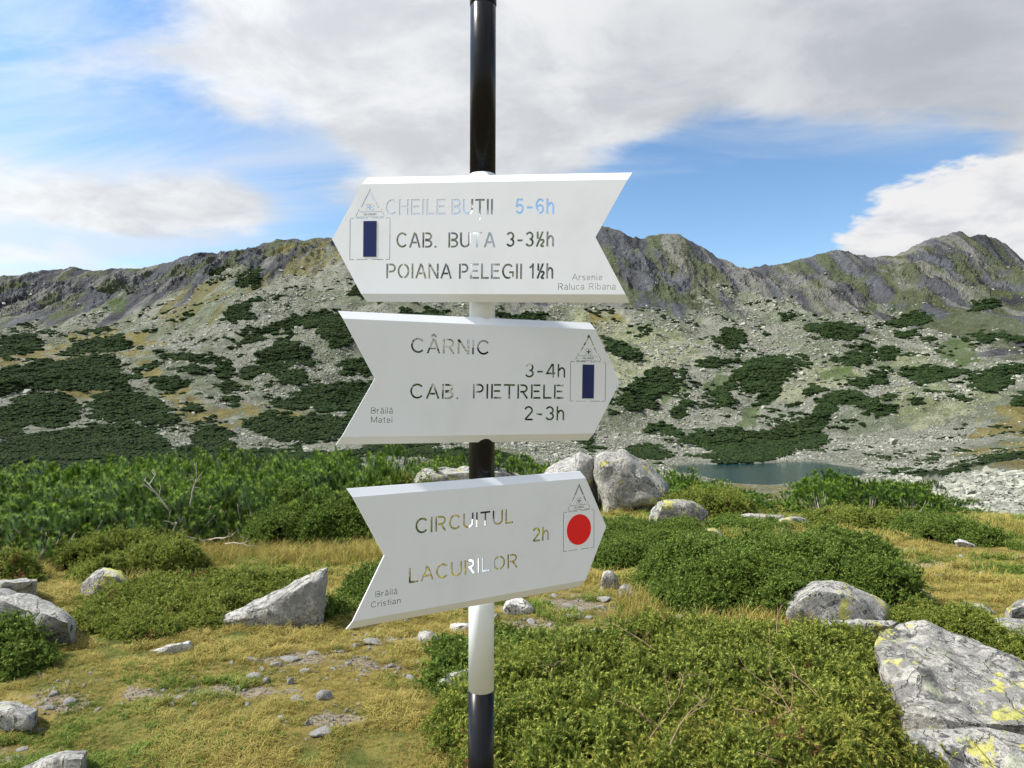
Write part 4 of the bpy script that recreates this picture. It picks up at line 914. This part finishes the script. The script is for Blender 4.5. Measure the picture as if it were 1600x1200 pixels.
# gravel crumbs
def gravel():
    pts = []; sc_ = []
    for (cx, cy), (rx, ry) in DIRT:
        n = int(rx * ry * .17)
        for _ in range(n):
            px = random.gauss(cx, rx * .75); py = random.gauss(cy, ry * .95)
            if py < 835: continue
            p = ground_at(px, py); s = p.y * .0008 * math.exp(random.gauss(0, .65)); pts.append((p.x, p.y, p.z + s * .1)); sc_.append((s * 1.2, s, s * .7))
    n = len(pts)
    gp = [proto('gravel', blob_mesh('gravel', 2, .4, .8, 80 + i, M_STONE)) for i in range(4)]
    tag(scatter('gravel', pts, RNG.uniform(0, 6.28, (n, 3)), sc_, RNG.integers(0, 4, n), gp), 'crumbs of pale gravel on the bare earth patches', 'gravel', kind='stuff')
gravel()

# ------------------------------------------------------------------ grass
def blades(seed, m, n, hgt, spread, wid, lean):
    r = random.Random(seed); T = []; tip = []
    for i in range(n):
        a = r.uniform(0, 6.28); rr = r.uniform(0, spread); b = Vector((math.cos(a) * rr, math.sin(a) * rr, -.005)); h_ = hgt * r.uniform(.5, 1.1); a2 = r.uniform(0, 6.28); ln = r.uniform(.1, lean) * h_
        d = Vector((math.cos(a2), math.sin(a2), 0)); s = Vector((-d.y, d.x, 0)) * wid; m1 = b + d * ln * .35 + Vector((0, 0, h_ * .6)); e = b + d * ln + Vector((0, 0, h_ * (1 - .25 * lean)))
        T += [(b - s, b + s, m1 + s * .7), (b - s, m1 + s * .7, m1 - s * .7), (m1 - s * .7, m1 + s * .7, e)]; tip += [(0, 0, .3), (0, .3, .3), (.3, .3, r.uniform(.5, 1))]
    return proto('grass_tuft', tri_mesh('grass_tuft', [[tuple(v) for v in t] for t in T], tip, [m]))
GT = [blades(300, M_GRASS, 16, .06, .04, .0026, 1.0), blades(301, M_GRASS, 12, .085, .035, .0024, 1.1), blades(302, M_DRY, 14, .055, .05, .0024, 1.3), blades(303, M_DRY, 10, .09, .035, .0020, 1.0)]
TALL = [blades(310, M_DRY, 16, .22, .05, .0022, .7), blades(311, M_DRY, 14, .28, .05, .0022, .8), blades(312, M_GRASS, 16, .12, .05, .0022, .8)]
def grass():
    n = 170000
    Y = 2.4 * (17 / 2.4) ** RNG.random(n) ; u = RNG.uniform(-.82, .82, n); X = u * Y; z = H(X, Y); px = 800 + F * u; py = 600 + F * (CAMZ - z) / Y
    keep = spot(px, py, DIRT) * .8 + (fbm(X * 7, Y * 7, 3, ox=81) - .5) * 2.2 < .45
    for P in FOOT: 
        if len(P): keep &= poly_sd(X, Y, P) > .02
    X, Y, z, px, py = X[keep], Y[keep], z[keep], px[keep], py[keep]; n = len(X)
    gm = fbm(X * .8, Y * .8, 4, ox=82) + spot(px, py, GREENP) * .30 + np.where((px > 950) & (Y > 6.5), -.09, .0) + RNG.normal(0, .13, n)
    gi = gm > .44; idx = np.where(gi, RNG.integers(0, 2, n), 2 + RNG.integers(0, 2, n))
    s = np.clip(Y / 5.0, .6, 2.0) * RNG.uniform(.4, .9, n) * (.55 + 1.0 * sstep(.35, .7, fbm(X * 3.2, Y * 3.2, 3, ox=83)))
    tag(scatter('meadow_grass', np.stack([X, Y, z], 1), np.stack([RNG.normal(0, .12, n), RNG.normal(0, .12, n), RNG.uniform(0, 6.28, n)], 1), np.stack([s, s, s * RNG.uniform(.5, 1.0, n)], 1), idx, GT), 'short ochre and green grass of the alpine meadow', 'grass', kind='stuff')
    pts = []; 
    for (cx, cy, rx, ry, k) in ((450, 872, 90, 8, 900), (560, 868, 60, 8, 500), (320, 872, 50, 5, 220), (620, 872, 40, 9, 200), (1390, 812, 60, 4, 160), (1560, 835, 60, 5, 250), (1140, 988, 90, 8, 110), (1000, 950, 40, 15, 80), (1190, 985, 60, 8, 80), (215, 925, 30, 6, 60)):
        for _ in range(k): pts.append(tuple(ground_at(random.gauss(cx, rx * .6), random.gauss(cy, ry))) + ((2 if 950 < cx < 1250 else 0),))
    pts = np.array(pts); n = len(pts); s = RNG.uniform(.45, 1.0, n)
    idx = np.where(pts[:, 3] > 1, 2, RNG.integers(0, 2, n))
    tag(scatter('tall_grass', pts[:, :3], np.stack([RNG.normal(0, .12, n), RNG.normal(0, .12, n), RNG.uniform(0, 6.28, n)], 1), np.stack([s, s, s], 1), idx, TALL), 'taller straw coloured grass along the foot of the bushes', 'grass', kind='stuff')
grass()

# ------------------------------------------------------------------ signpost
def rotm(yaw, pitch, roll): return Matrix.Rotation(yaw, 4, 'Z') @ Matrix.Rotation(pitch, 4, 'X') @ Matrix.Rotation(roll, 4, 'Y')
def arc(cx, cy, rx, ry, a0, a1, n=None):
    n = n or max(4, int(abs(a1 - a0) / 15)); return [(cx + rx * math.cos(math.radians(a0 + (a1 - a0) * i / n)), cy + ry * math.sin(math.radians(a0 + (a1 - a0) * i / n))) for i in range(n + 1)]
m_, M_ = .06, .94
def bowl(x0, xr, y0, y1): return [(x0, y1)] + arc(xr, (y0 + y1) / 2, .62 - xr - .0, (y1 - y0) / 2, 90, -90, 9) + [(x0, y0)]
Aglyph = [[(.03, 0), (.38, 1)], [(.44, .90), (.73, 0)], [(.17, .34), (.52, .34)]]
G = {
 'A': (.76, Aglyph), 'Â': (.76, Aglyph + [[(.22, 1.10), (.38, 1.25), (.54, 1.10)]]),
 'B': (.68, [[(m_, 0), (m_, 1)], bowl(.19, .38, .53, M_), bowl(.19, .36, m_, .47) if 0 else [(.19, .47)] + arc(.38, .265, .26, .205, 90, -90, 9) + [(.19, m_)]]),
 'C': (.78, [arc(.42, .5, .36, .44, 42, 318)]), 'E': (.64, [[(m_, 0), (m_, 1)], [(.17, M_), (.62, M_)], [(.17, .52), (.56, .52)], [(.17, m_), (.64, m_)]]),
 'G': (.84, [arc(.43, .5, .37, .44, 42, 300), [(.50, .44), (.79, .44), (.79, .14)]]), 'H': (.70, [[(m_, 0), (m_, 1)], [(.64, 0), (.64, 1)], [(m_, .52), (.64, .52)]]),
 'I': (.14, [[(.07, 0), (.07, 1)]]), 'L': (.56, [[(m_, 1), (m_, m_), (.56, m_)]]), 'M': (.82, [[(m_, 0), (m_, 1)], [(m_, 1), (.41, .1), (.76, 1)], [(.76, 0), (.76, 1)]]),
 'N': (.72, [[(m_, 0), (m_, 1)], [(m_ + .02, .97), (.64, .03)], [(.66, 0), (.66, 1)]]), 'O': (.84, [arc(.42, .5, .36, .44, 99, 261), arc(.42, .5, .36, .44, -81, 81)]),
 'P': (.66, [[(m_, 0), (m_, 1)], bowl(.19, .38, .46, M_)]), 'R': (.72, [[(m_, 0), (m_, 1)], bowl(.19, .38, .48, M_), [(.36, .47), (.66, 0)]]),
 'S': (.66, [arc(.33, .71, .24, .23, 20, 225) + arc(.33, .29, .26, .23, 60, -160)]), 'T': (.70, [[(0, M_), (.70, M_)], [(.35, .88), (.35, 0)]]),
 'Ț': (.70, [[(0, M_), (.70, M_)], [(.35, .88), (.35, 0)], [(.37, -.10), (.37, -.20), (.30, -.32)]]), 'U': (.72, [[(m_, 1)] + arc(.36, .36, .30, .30, 180, 360) + [(.66, 1)]]),
 'V': (.72, [[(.02, 1), (.36, .05), (.70, 1)]]),
 '1': (.44, [[(.30, 0), (.30, 1)], [(.26, .86), (.04, .70)]]), '2': (.58, [arc(.29, .70, .23, .24, 165, -30) + [(.06, m_)], [(.08, m_), (.57, m_)]]),
 '3': (.58, [arc(.28, .71, .22, .23, 160, -88), arc(.28, .29, .24, .23, 88, -160)]), '4': (.60, [[(.42, 1), (.04, .30), (.38, .30)], [(.46, 0), (.46, 1)], [(.52, .30), (.60, .30)]]),
 '5': (.58, [[(.52, M_), (.15, M_), (.09, .52)] + arc(.29, .33, .23, .26, 140, -150)]), '6': (.58, [arc(.31, .56, .25, .38, 40, 245), arc(.29, .31, .22, .25, 160, -95)]),
 '-': (.50, [[(.06, .42), (.44, .42)]]), '.': (.18, [[(.09, 0), (.09, .13)]]), ' ': (.34, []),
 '½': (.62, [[(.13, .52), (.13, 1)], [(.06, 0), (.50, 1)], arc(.46, .36, .11, .10, 165, -40) + [(.35, .04)], [(.36, .03), (.60, .03)]]),
 'h': (.54, [[(m_, 0), (m_, 1)], [(.12, .50)] + arc(.29, .46, .18, .24, 130, 0) + [(.47, 0)]]),
 'a': (.54, [arc(.26, .50, .19, .19, 150, 0) + [(.46, 0)], arc(.24, .21, .19, .16, 60, 330)]), 'ă': (.54, [arc(.26, .50, .19, .19, 150, 0) + [(.46, 0)], arc(.24, .21, .19, .16, 60, 330), arc(.26, .98, .13, .12, 200, 340)]),
 'b': (.56, [[(m_, 0), (m_, 1)], arc(.30, .36, .20, .30, 140, -140)]), 'c': (.50, [arc(.28, .36, .22, .31, 45, 315)]), 'e': (.54, [[(.13, .36), (.46, .36)] + arc(.28, .36, .20, .31, 5, 168), arc(.28, .36, .21, .31, 192, 320)]),
 'i': (.14, [[(.07, 0), (.07, .70)], [(.07, .86), (.07, 1)]]), 'l': (.14, [[(.07, 0), (.07, 1)]]), 'n': (.54, [[(m_, 0), (m_, .70)], [(.12, .50)] + arc(.29, .46, .18, .22, 130, 0) + [(.47, 0)]]),
 'r': (.34, [[(m_, 0), (m_, .70)], arc(.30, .42, .18, .26, 170, 80)]), 's': (.48, [arc(.24, .52, .17, .15, 30, 230) + arc(.24, .20, .18, .16, 60, -150)]), 't': (.30, [[(.15, .95), (.15, .10), (.27, .06)], [(.0, .68), (.10, .68)], [(.20, .68), (.30, .68)]]),
 'u': (.54, [[(m_, .70)] + arc(.26, .27, .20, .22, 180, 330), [(.48, .70), (.48, 0)]])}
def strip(pts, w):
    n = len(pts); Lf = []; Rt = []
    for i in range(n):
        p = Vector(pts[i]); a = (p - Vector(pts[i - 1])).normalized() if i > 0 else None; b = (Vector(pts[i + 1]) - p).normalized() if i < n - 1 else None
        if a is None: nn = Vector((-b.y, b.x)); k = 1
        elif b is None: nn = Vector((-a.y, a.x)); k = 1
        else:
            t = (a + b); t = t.normalized() if t.length > 1e-5 else a; nn = Vector((-t.y, t.x)); k = 1 / max(.45, nn.dot(Vector((-a.y, a.x))))
        Lf.append(p + nn * w * .5 * k); Rt.append(p - nn * w * .5 * k)
    poly = Lf[::-1] + Rt
    ar = sum(poly[i].x * poly[(i + 1) % len(poly)].y - poly[(i + 1) % len(poly)].x * poly[i].y for i in range(len(poly)))
    return poly if ar > 0 else poly[::-1]
def text_strips(s, x0, y0, x1, y1, cap, wt):
    sp = .16 if cap > .02 else .13; tot = sum(G[c][0] for c in s) + sp * (len(s) - 1); kx = (x1 - x0) / tot; out = []; x = 0
    for c in s:
        w, st = G[c]
        for q in st:
            pts = [(x0 + (x + a) * kx, y0 + (y1 - y0) * (x + a) / tot + b * cap) for a, b in q]
            out.append(strip(pts, wt))
        x += w + sp
    return out
HS, HL = .285 / 2, .30
def sign_slots(cx, s):
    """thin frame, mountain-rescue triangle with cross"""
    o = []; q = .0472; t = .0013
    def ln(a, b, w=t): o.append(strip([(cx + s * a[0], a[1]), (cx + s * b[0], b[1])], w))
    for sx in (-1, 1):
        o.append(strip([(cx + sx * q, -q + .0), (cx + sx * q, q * .96)], t))
        for sy in (-1, 1): ln((sx * q * .97 if 0 else sx * (q - .001), sy * q), (sx * (q - .010), sy * q))
    for sy in (-1, 1):
        o.append(strip([(cx - q + .015, sy * q), (cx - .006, sy * q)], t)); o.append(strip([(cx + .006, sy * q), (cx + q - .015, sy * q)], t))
    ax, ay = 0, .1145
    o.append([Vector((cx + a, b)) for a, b in ((0, ay), (-.0155, ay - .030), (-.0100, ay - .028), (0, ay - .0085), (.0100, ay - .028), (.0155, ay - .030))])
    o.append([Vector((cx + a, b)) for a, b in ((-.0165, ay - .032), (-.0215, ay - .043), (-.0200, ay - .042), (-.0125, ay - .031))])
    o.append([Vector((cx + a, b)) for a, b in ((.0165, ay - .032), (.0125, ay - .031), (.0195, ay - .045), (.0225, ay - .045))])
    for a, b in (((-.026, .068), (-.0285, .063)), ((-.0295, .061), (-.034, .0515)), ((.026, .068), (.0285, .063)), ((.0295, .061), (.034, .0515)),
                 ((-.033, .0498), (-.024, .0498)), ((-.020, .0498), (.010, .0498)), ((.014, .0498), (.033, .0498)), ((-.027, .0615), (-.006, .0615)), ((-.002, .0615), (.026, .0615))): ln(a, b, .0011)
    cy = .0715; w = .0030; l = .0062
    o.append([Vector((cx + a, cy + b)) for a, b in ((-w / 2, -l), (w / 2, -l), (w / 2, -w / 2), (l, -w / 2), (l, w / 2), (w / 2, w / 2), (w / 2, l), (-w / 2, l), (-w / 2, w / 2), (-l, w / 2), (-l, -w / 2), (-w / 2, -w / 2))])
    for a0 in (15, 105, 195, 285): o.append(strip([(cx + a, cy + b) for a, b in arc(0, 0, .0095, .0085, a0, a0 + 60, 5)], .0008))
    o += text_strips('SALVAMONT', cx - .0155, .0535, cx + .0155, .0535, .0048, .0007)
    def ccw(p):
        ar = sum(p[i].x * p[(i + 1) % len(p)].y - p[(i + 1) % len(p)].x * p[i].y for i in range(len(p))); return p if ar > 0 else p[::-1]
    return [ccw(p) for p in o]
def plate_mesh(s, slots, tip, notch, fl, back):
    hf = HS - fl; k = tip / HS; kn = notch / HS
    out = [(-HL + kn * fl, hf), (-HL + notch, 0), (-HL + kn * fl, -hf), (HL + k * fl, -hf), (HL + tip, 0), (HL + k * fl, hf)]
    out = [Vector((s * x, z)) for x, z in out]
    if s < 0: out = out[::-1]
    def inner(p):
        for i in range(len(out)):
            a, b = out[i], out[(i + 1) % len(out)]; e = b - a
            if abs((p - a).cross(e.normalized())) < 1e-5 and -1e-6 < (p - a).dot(e) < e.length_squared + 1e-6: return False
        return True
    V = list(out); faces = [list(range(len(out)))]
    for q in slots: faces.append(list(range(len(V), len(V) + len(q)))); V += q
    vs, es, fs, ov, oe, of = mgeo.delaunay_2d_cdt(V, [], faces, 1, 1e-6, True)
    keep = [f for f, o in zip(fs, of) if set(o) == {0}]
    bm = bmesh.new(); th = .003
    fr = [bm.verts.new((v.x, 0, v.y)) for v in vs]; bk = [bm.verts.new((v.x, th, v.y)) for v in vs]; cnt = {}
    for f in keep:
        a, b, c = f; n = (vs[b] - vs[a]).cross(vs[c] - vs[a])
        if n < 0: a, b, c = a, c, b
        bm.faces.new((fr[a], fr[b], fr[c])); bm.faces.new((bk[a], bk[c], bk[b]))
        for e in ((a, b), (b, c), (c, a)): cnt[e] = 1
    for (a, b) in cnt:
        if (b, a) not in cnt: 
            f_ = bm.faces.new((fr[b], fr[a], bk[a], bk[b])); mid = (vs[a] + vs[b]) / 2; f_.material_index = 1 if abs(mid.x) < HL + tip - .005 and inner(mid) else 0
    for sg in (1, -1):    # bent rims
        prof = [(fl, 0.0, 0.0), (fl * .93, .0004, 0), (fl * .86, .0013, 0), (0, back, 0)]
        rows = []
        for d, y, _ in prof:
            z = sg * (HS - d); xl = -HL + kn * d; xr = HL + k * d; xa, xb = (s * xl, s * xr)
            rows.append([bm.verts.new((xa, y, z)), bm.verts.new((xb, y, z)), bm.verts.new((xb, y + th, z)), bm.verts.new((xa, y + th, z))])
        for a, b in zip(rows, rows[1:]):
            for i in range(4): bm.faces.new((a[i], a[(i + 1) % 4], b[(i + 1) % 4], b[i]))
        bm.faces.new(rows[-1])
    bm.verts.index_update(); bmesh.ops.delete(bm, geom=[v for v in bm.verts if not v.link_faces], context='VERTS'); bmesh.ops.recalc_face_normals(bm, faces=bm.faces)
    me = bpy.data.meshes.new('plate'); bm.to_mesh(me); bm.free(); me.materials.append(M_WHITE); me.materials.append(M_CUT); return me
TEXT = [(1,'CHEILE',-0.2517,0.0535,-0.1136,0.0529,0.0354),(1,'BUȚII',-0.0998,0.0527,-0.0063,0.0521,0.0349),(1,'5-6h',0.0447,0.0524,0.1316,0.0518,0.0341),
(1,'CAB.',-0.2274,-0.0202,-0.1334,-0.0210,0.0345),(1,'BUTA',-0.1066,-0.0208,-0.0002,-0.0210,0.0341),(1,'3-3½h',0.0255,-0.0198,0.1319,-0.0200,0.0333),
(1,'POIANA',-0.2501,-0.0901,-0.0988,-0.0906,0.0337),(1,'PELEGII',-0.0813,-0.0910,0.0617,-0.0915,0.0341),(1,'1½h',0.0774,-0.0906,0.1313,-0.0907,0.0337),
(1,'Arsenie',0.1730,-0.0942,0.2397,-0.0942,0.0137),(1,'Raluca Ribana',0.1424,-0.1154,0.2692,-0.1148,0.0146),
(2,'CÂRNIC',-0.1437,0.0573,0.0388,0.0575,0.0333),(2,'3-4h',0.1274,0.0074,0.2310,0.0085,0.0325),(2,'CAB.',-0.1441,-0.0431,-0.0325,-0.0435,0.0333),
(2,'PIETRELE',0.0006,-0.0424,0.2267,-0.0419,0.0335),(2,'2-3h',0.1265,-0.0926,0.2302,-0.0932,0.0335),(2,'Brăilă',-0.2294,-0.0757,-0.1812,-0.0759,0.0133),(2,'Matei',-0.2291,-0.0955,-0.1822,-0.0959,0.0133),
(3,'CIRCUITUL',-0.1517,0.0369,0.0948,0.0361,0.0331),(3,'LACURILOR',-0.1667,-0.0658,0.1078,-0.0669,0.0321),(3,'2h',0.1498,-0.0138,0.1971,-0.0139,0.0328),
(3,'Brăilă',-0.2417,-0.0838,-0.1927,-0.0840,0.0123),(3,'Cristian',-0.2516,-0.1040,-0.1849,-0.1045,0.0123)]
SIGNS = {1: (-1, (-.0375, 1.6466, .3267), (-.1294, .0227, .0181), -.290, .0803, .0771, 'white arrow sign pointing left with a blue stripe, CHEILE BUȚII at the top'),
         2: (1, (-.0886, 1.6648, .0094), (.3705, .0117, .0118), .2915, .0783, .0784, 'white arrow sign pointing right with a blue stripe, CÂRNIC at the top'),
         3: (1, (-.0779, 1.6460, -.3563), (.5736, -.0029, .0046), .2880, .0746, .0776, 'white arrow sign pointing right with a red dot, CIRCUITUL LACURILOR')}
def signpost():
    base = Vector((-.0745, 1.712, 0)); root = empty('signpost', (base.x, base.y, h1(base.x, base.y)))
    tag(root, 'black and white banded metal pole carrying three white arrow shaped hiking signs', 'signpost')
    def pos(z): k = (z - 0) / 2.5; return Vector((base.x + (.0075 if 1 else 0) * (z / 2.5), base.y, z)) - root.location
    R = .0297
    def pz(py): return zpx(py, base.y - R * .9)
    cuts = [pz(-130), pz(268), pz(543), pz(812), pz(1085), pz(1360), h1(base.x, base.y) - .12]
    names = [('black', M_BLACK), ('white', M_PWHITE), ('black', M_BLACK), ('white', M_PWHITE), ('black', M_BLACK), ('white', M_PWHITE)]
    for i, (nm, m) in enumerate(names):
        z1, z0 = cuts[i], cuts[i + 1]
        if z1 - z0 < .01: continue
        bm = bmesh.new(); r_ = R if nm == 'white' else R + .0002; n = 64
        zs = [z0, z1]; rings = [[bm.verts.new(pos(z) + Vector((math.cos(2 * math.pi * k / n) * r_, math.sin(2 * math.pi * k / n) * r_, 0))) for k in range(n)] for z in zs]
        for k in range(n): bm.faces.new((rings[0][k], rings[0][(k + 1) % n], rings[1][(k + 1) % n], rings[1][k]))
        bm.faces.new(rings[1]); bm.faces.new(rings[0][::-1])
        me = bpy.data.meshes.new('pole_section'); bm.to_mesh(me); bm.free(); me.materials.append(m)
        for f in me.polygons: f.use_smooth = len(f.vertices) == 4
        o = link('pole_section', me, root); o['label'] = nm + ' painted band of the pole'
    # collar at the joint near the top
    bm = bmesh.new(); c = pos(pz(-3)); z = c.z; n = 48
    rr = [(R + .0004, z - .004), (R + .0013, z - .0035), (R + .0013, z + .030), (R + .0004, z + .031)]
    rings = [[bm.verts.new((c.x + math.cos(2 * math.pi * k / n) * a, c.y + math.sin(2 * math.pi * k / n) * a, zz)) for k in range(n)] for a, zz in rr]
    for a, b_ in zip(rings, rings[1:]):
        for k in range(n): bm.faces.new((a[k], a[(k + 1) % n], b_[(k + 1) % n], b_[k]))
    me = bpy.data.meshes.new('collar'); bm.to_mesh(me); bm.free(); me.materials.append(M_BLACK); me.polygons.foreach_set('use_smooth', [True] * len(me.polygons)); link('collar', me, root)
    for i, (s, c, ang, cx, tip, notch, label) in SIGNS.items():
        slots = sign_slots(cx, s)
        for t in TEXT:
            if t[0] == i: slots += text_strips(t[1], *t[2:], .0043 if t[6] > .02 else .0013)
        o = link('direction_sign', plate_mesh(s, slots, tip, notch, .0175, .011), root, Vector((c[0], c[1], c[2] + CAMZ)) - root.location); o.rotation_euler = rotm(*ang).to_euler(); o['label'] = label
        if i < 3:
            bm = bmesh.new(); bmesh.ops.create_cube(bm, size=1, matrix=Matrix.Translation((cx, -.0004, 0)) @ Matrix.Diagonal((.0312, .0008, .0815, 1)))
            me = bpy.data.meshes.new('blue_stripe'); bm.to_mesh(me); bm.free(); me.materials.append(M_BLUE); link('blue_stripe', me, o)
        else:
            bm = bmesh.new(); bmesh.ops.create_cone(bm, cap_ends=True, segments=96, radius1=.0372, radius2=.0372, depth=.0008, matrix=Matrix.Translation((cx, -.0004, .0015)) @ Matrix.Rotation(math.pi / 2, 4, 'X'))
            me = bpy.data.meshes.new('red_dot'); bm.to_mesh(me); bm.free(); me.materials.append(M_RED); link('red_dot', me, o)
        # two clamp rings joining the plate to the pole
        Mi = (Matrix.Translation(o.location + root.location) @ rotm(*ang)).inverted()
        for zz in (.088, -.088):
            wp = root.location + pos(c[2] + CAMZ + zz); lp = Mi @ wp; bm = bmesh.new(); n = 32
            for r1 in (0,):
                A = []
                for (a, h_) in ((R + .0006, -.011), (R + .003, -.011), (R + .003, .011), (R + .0006, .011)): A.append([bm.verts.new((lp.x + math.cos(2 * math.pi * k / n) * a, lp.y + math.sin(2 * math.pi * k / n) * a, lp.z + h_)) for k in range(n)])
                for a, b_ in zip(A, A[1:]):
                    for k in range(n): bm.faces.new((a[k], a[(k + 1) % n], b_[(k + 1) % n], b_[k]))
            y1 = lp.y - R
            if y1 > .004: bmesh.ops.create_cube(bm, size=1, matrix=Matrix.Translation((lp.x, (.0021 + y1 - .0005) / 2, lp.z)) @ Matrix.Diagonal((.03, max(.001, y1 - .0005 - .0021), .018, 1)))
            me = bpy.data.meshes.new('clamp'); bm.to_mesh(me); bm.free(); me.materials.append(M_STEEL); link('clamp', me, o)
signpost()

# labels shared by neighbours get their place in the row
def split_labels():
    by = {}
    for o in SC.objects:
        if o.parent is None and o.get('group') and o.get('label'): by.setdefault(o['label'], []).append(o)
    for lab, L in by.items():
        if len(L) < 2: continue
        L.sort(key=lambda o: o.location.x / max(o.location.y, .1)); n = len(L)
        w = {2: ['left one', 'right one'], 3: ['left one', 'middle one', 'right one']}.get(n) or ['leftmost'] + [('second', 'third', 'fourth', 'fifth', 'sixth', 'seventh')[i] + ' from left' for i in range(min(n - 2, 6))] + ['rightmost']
        for o, q in zip(L, w): o['label'] = lab + ', ' + q
split_labels()
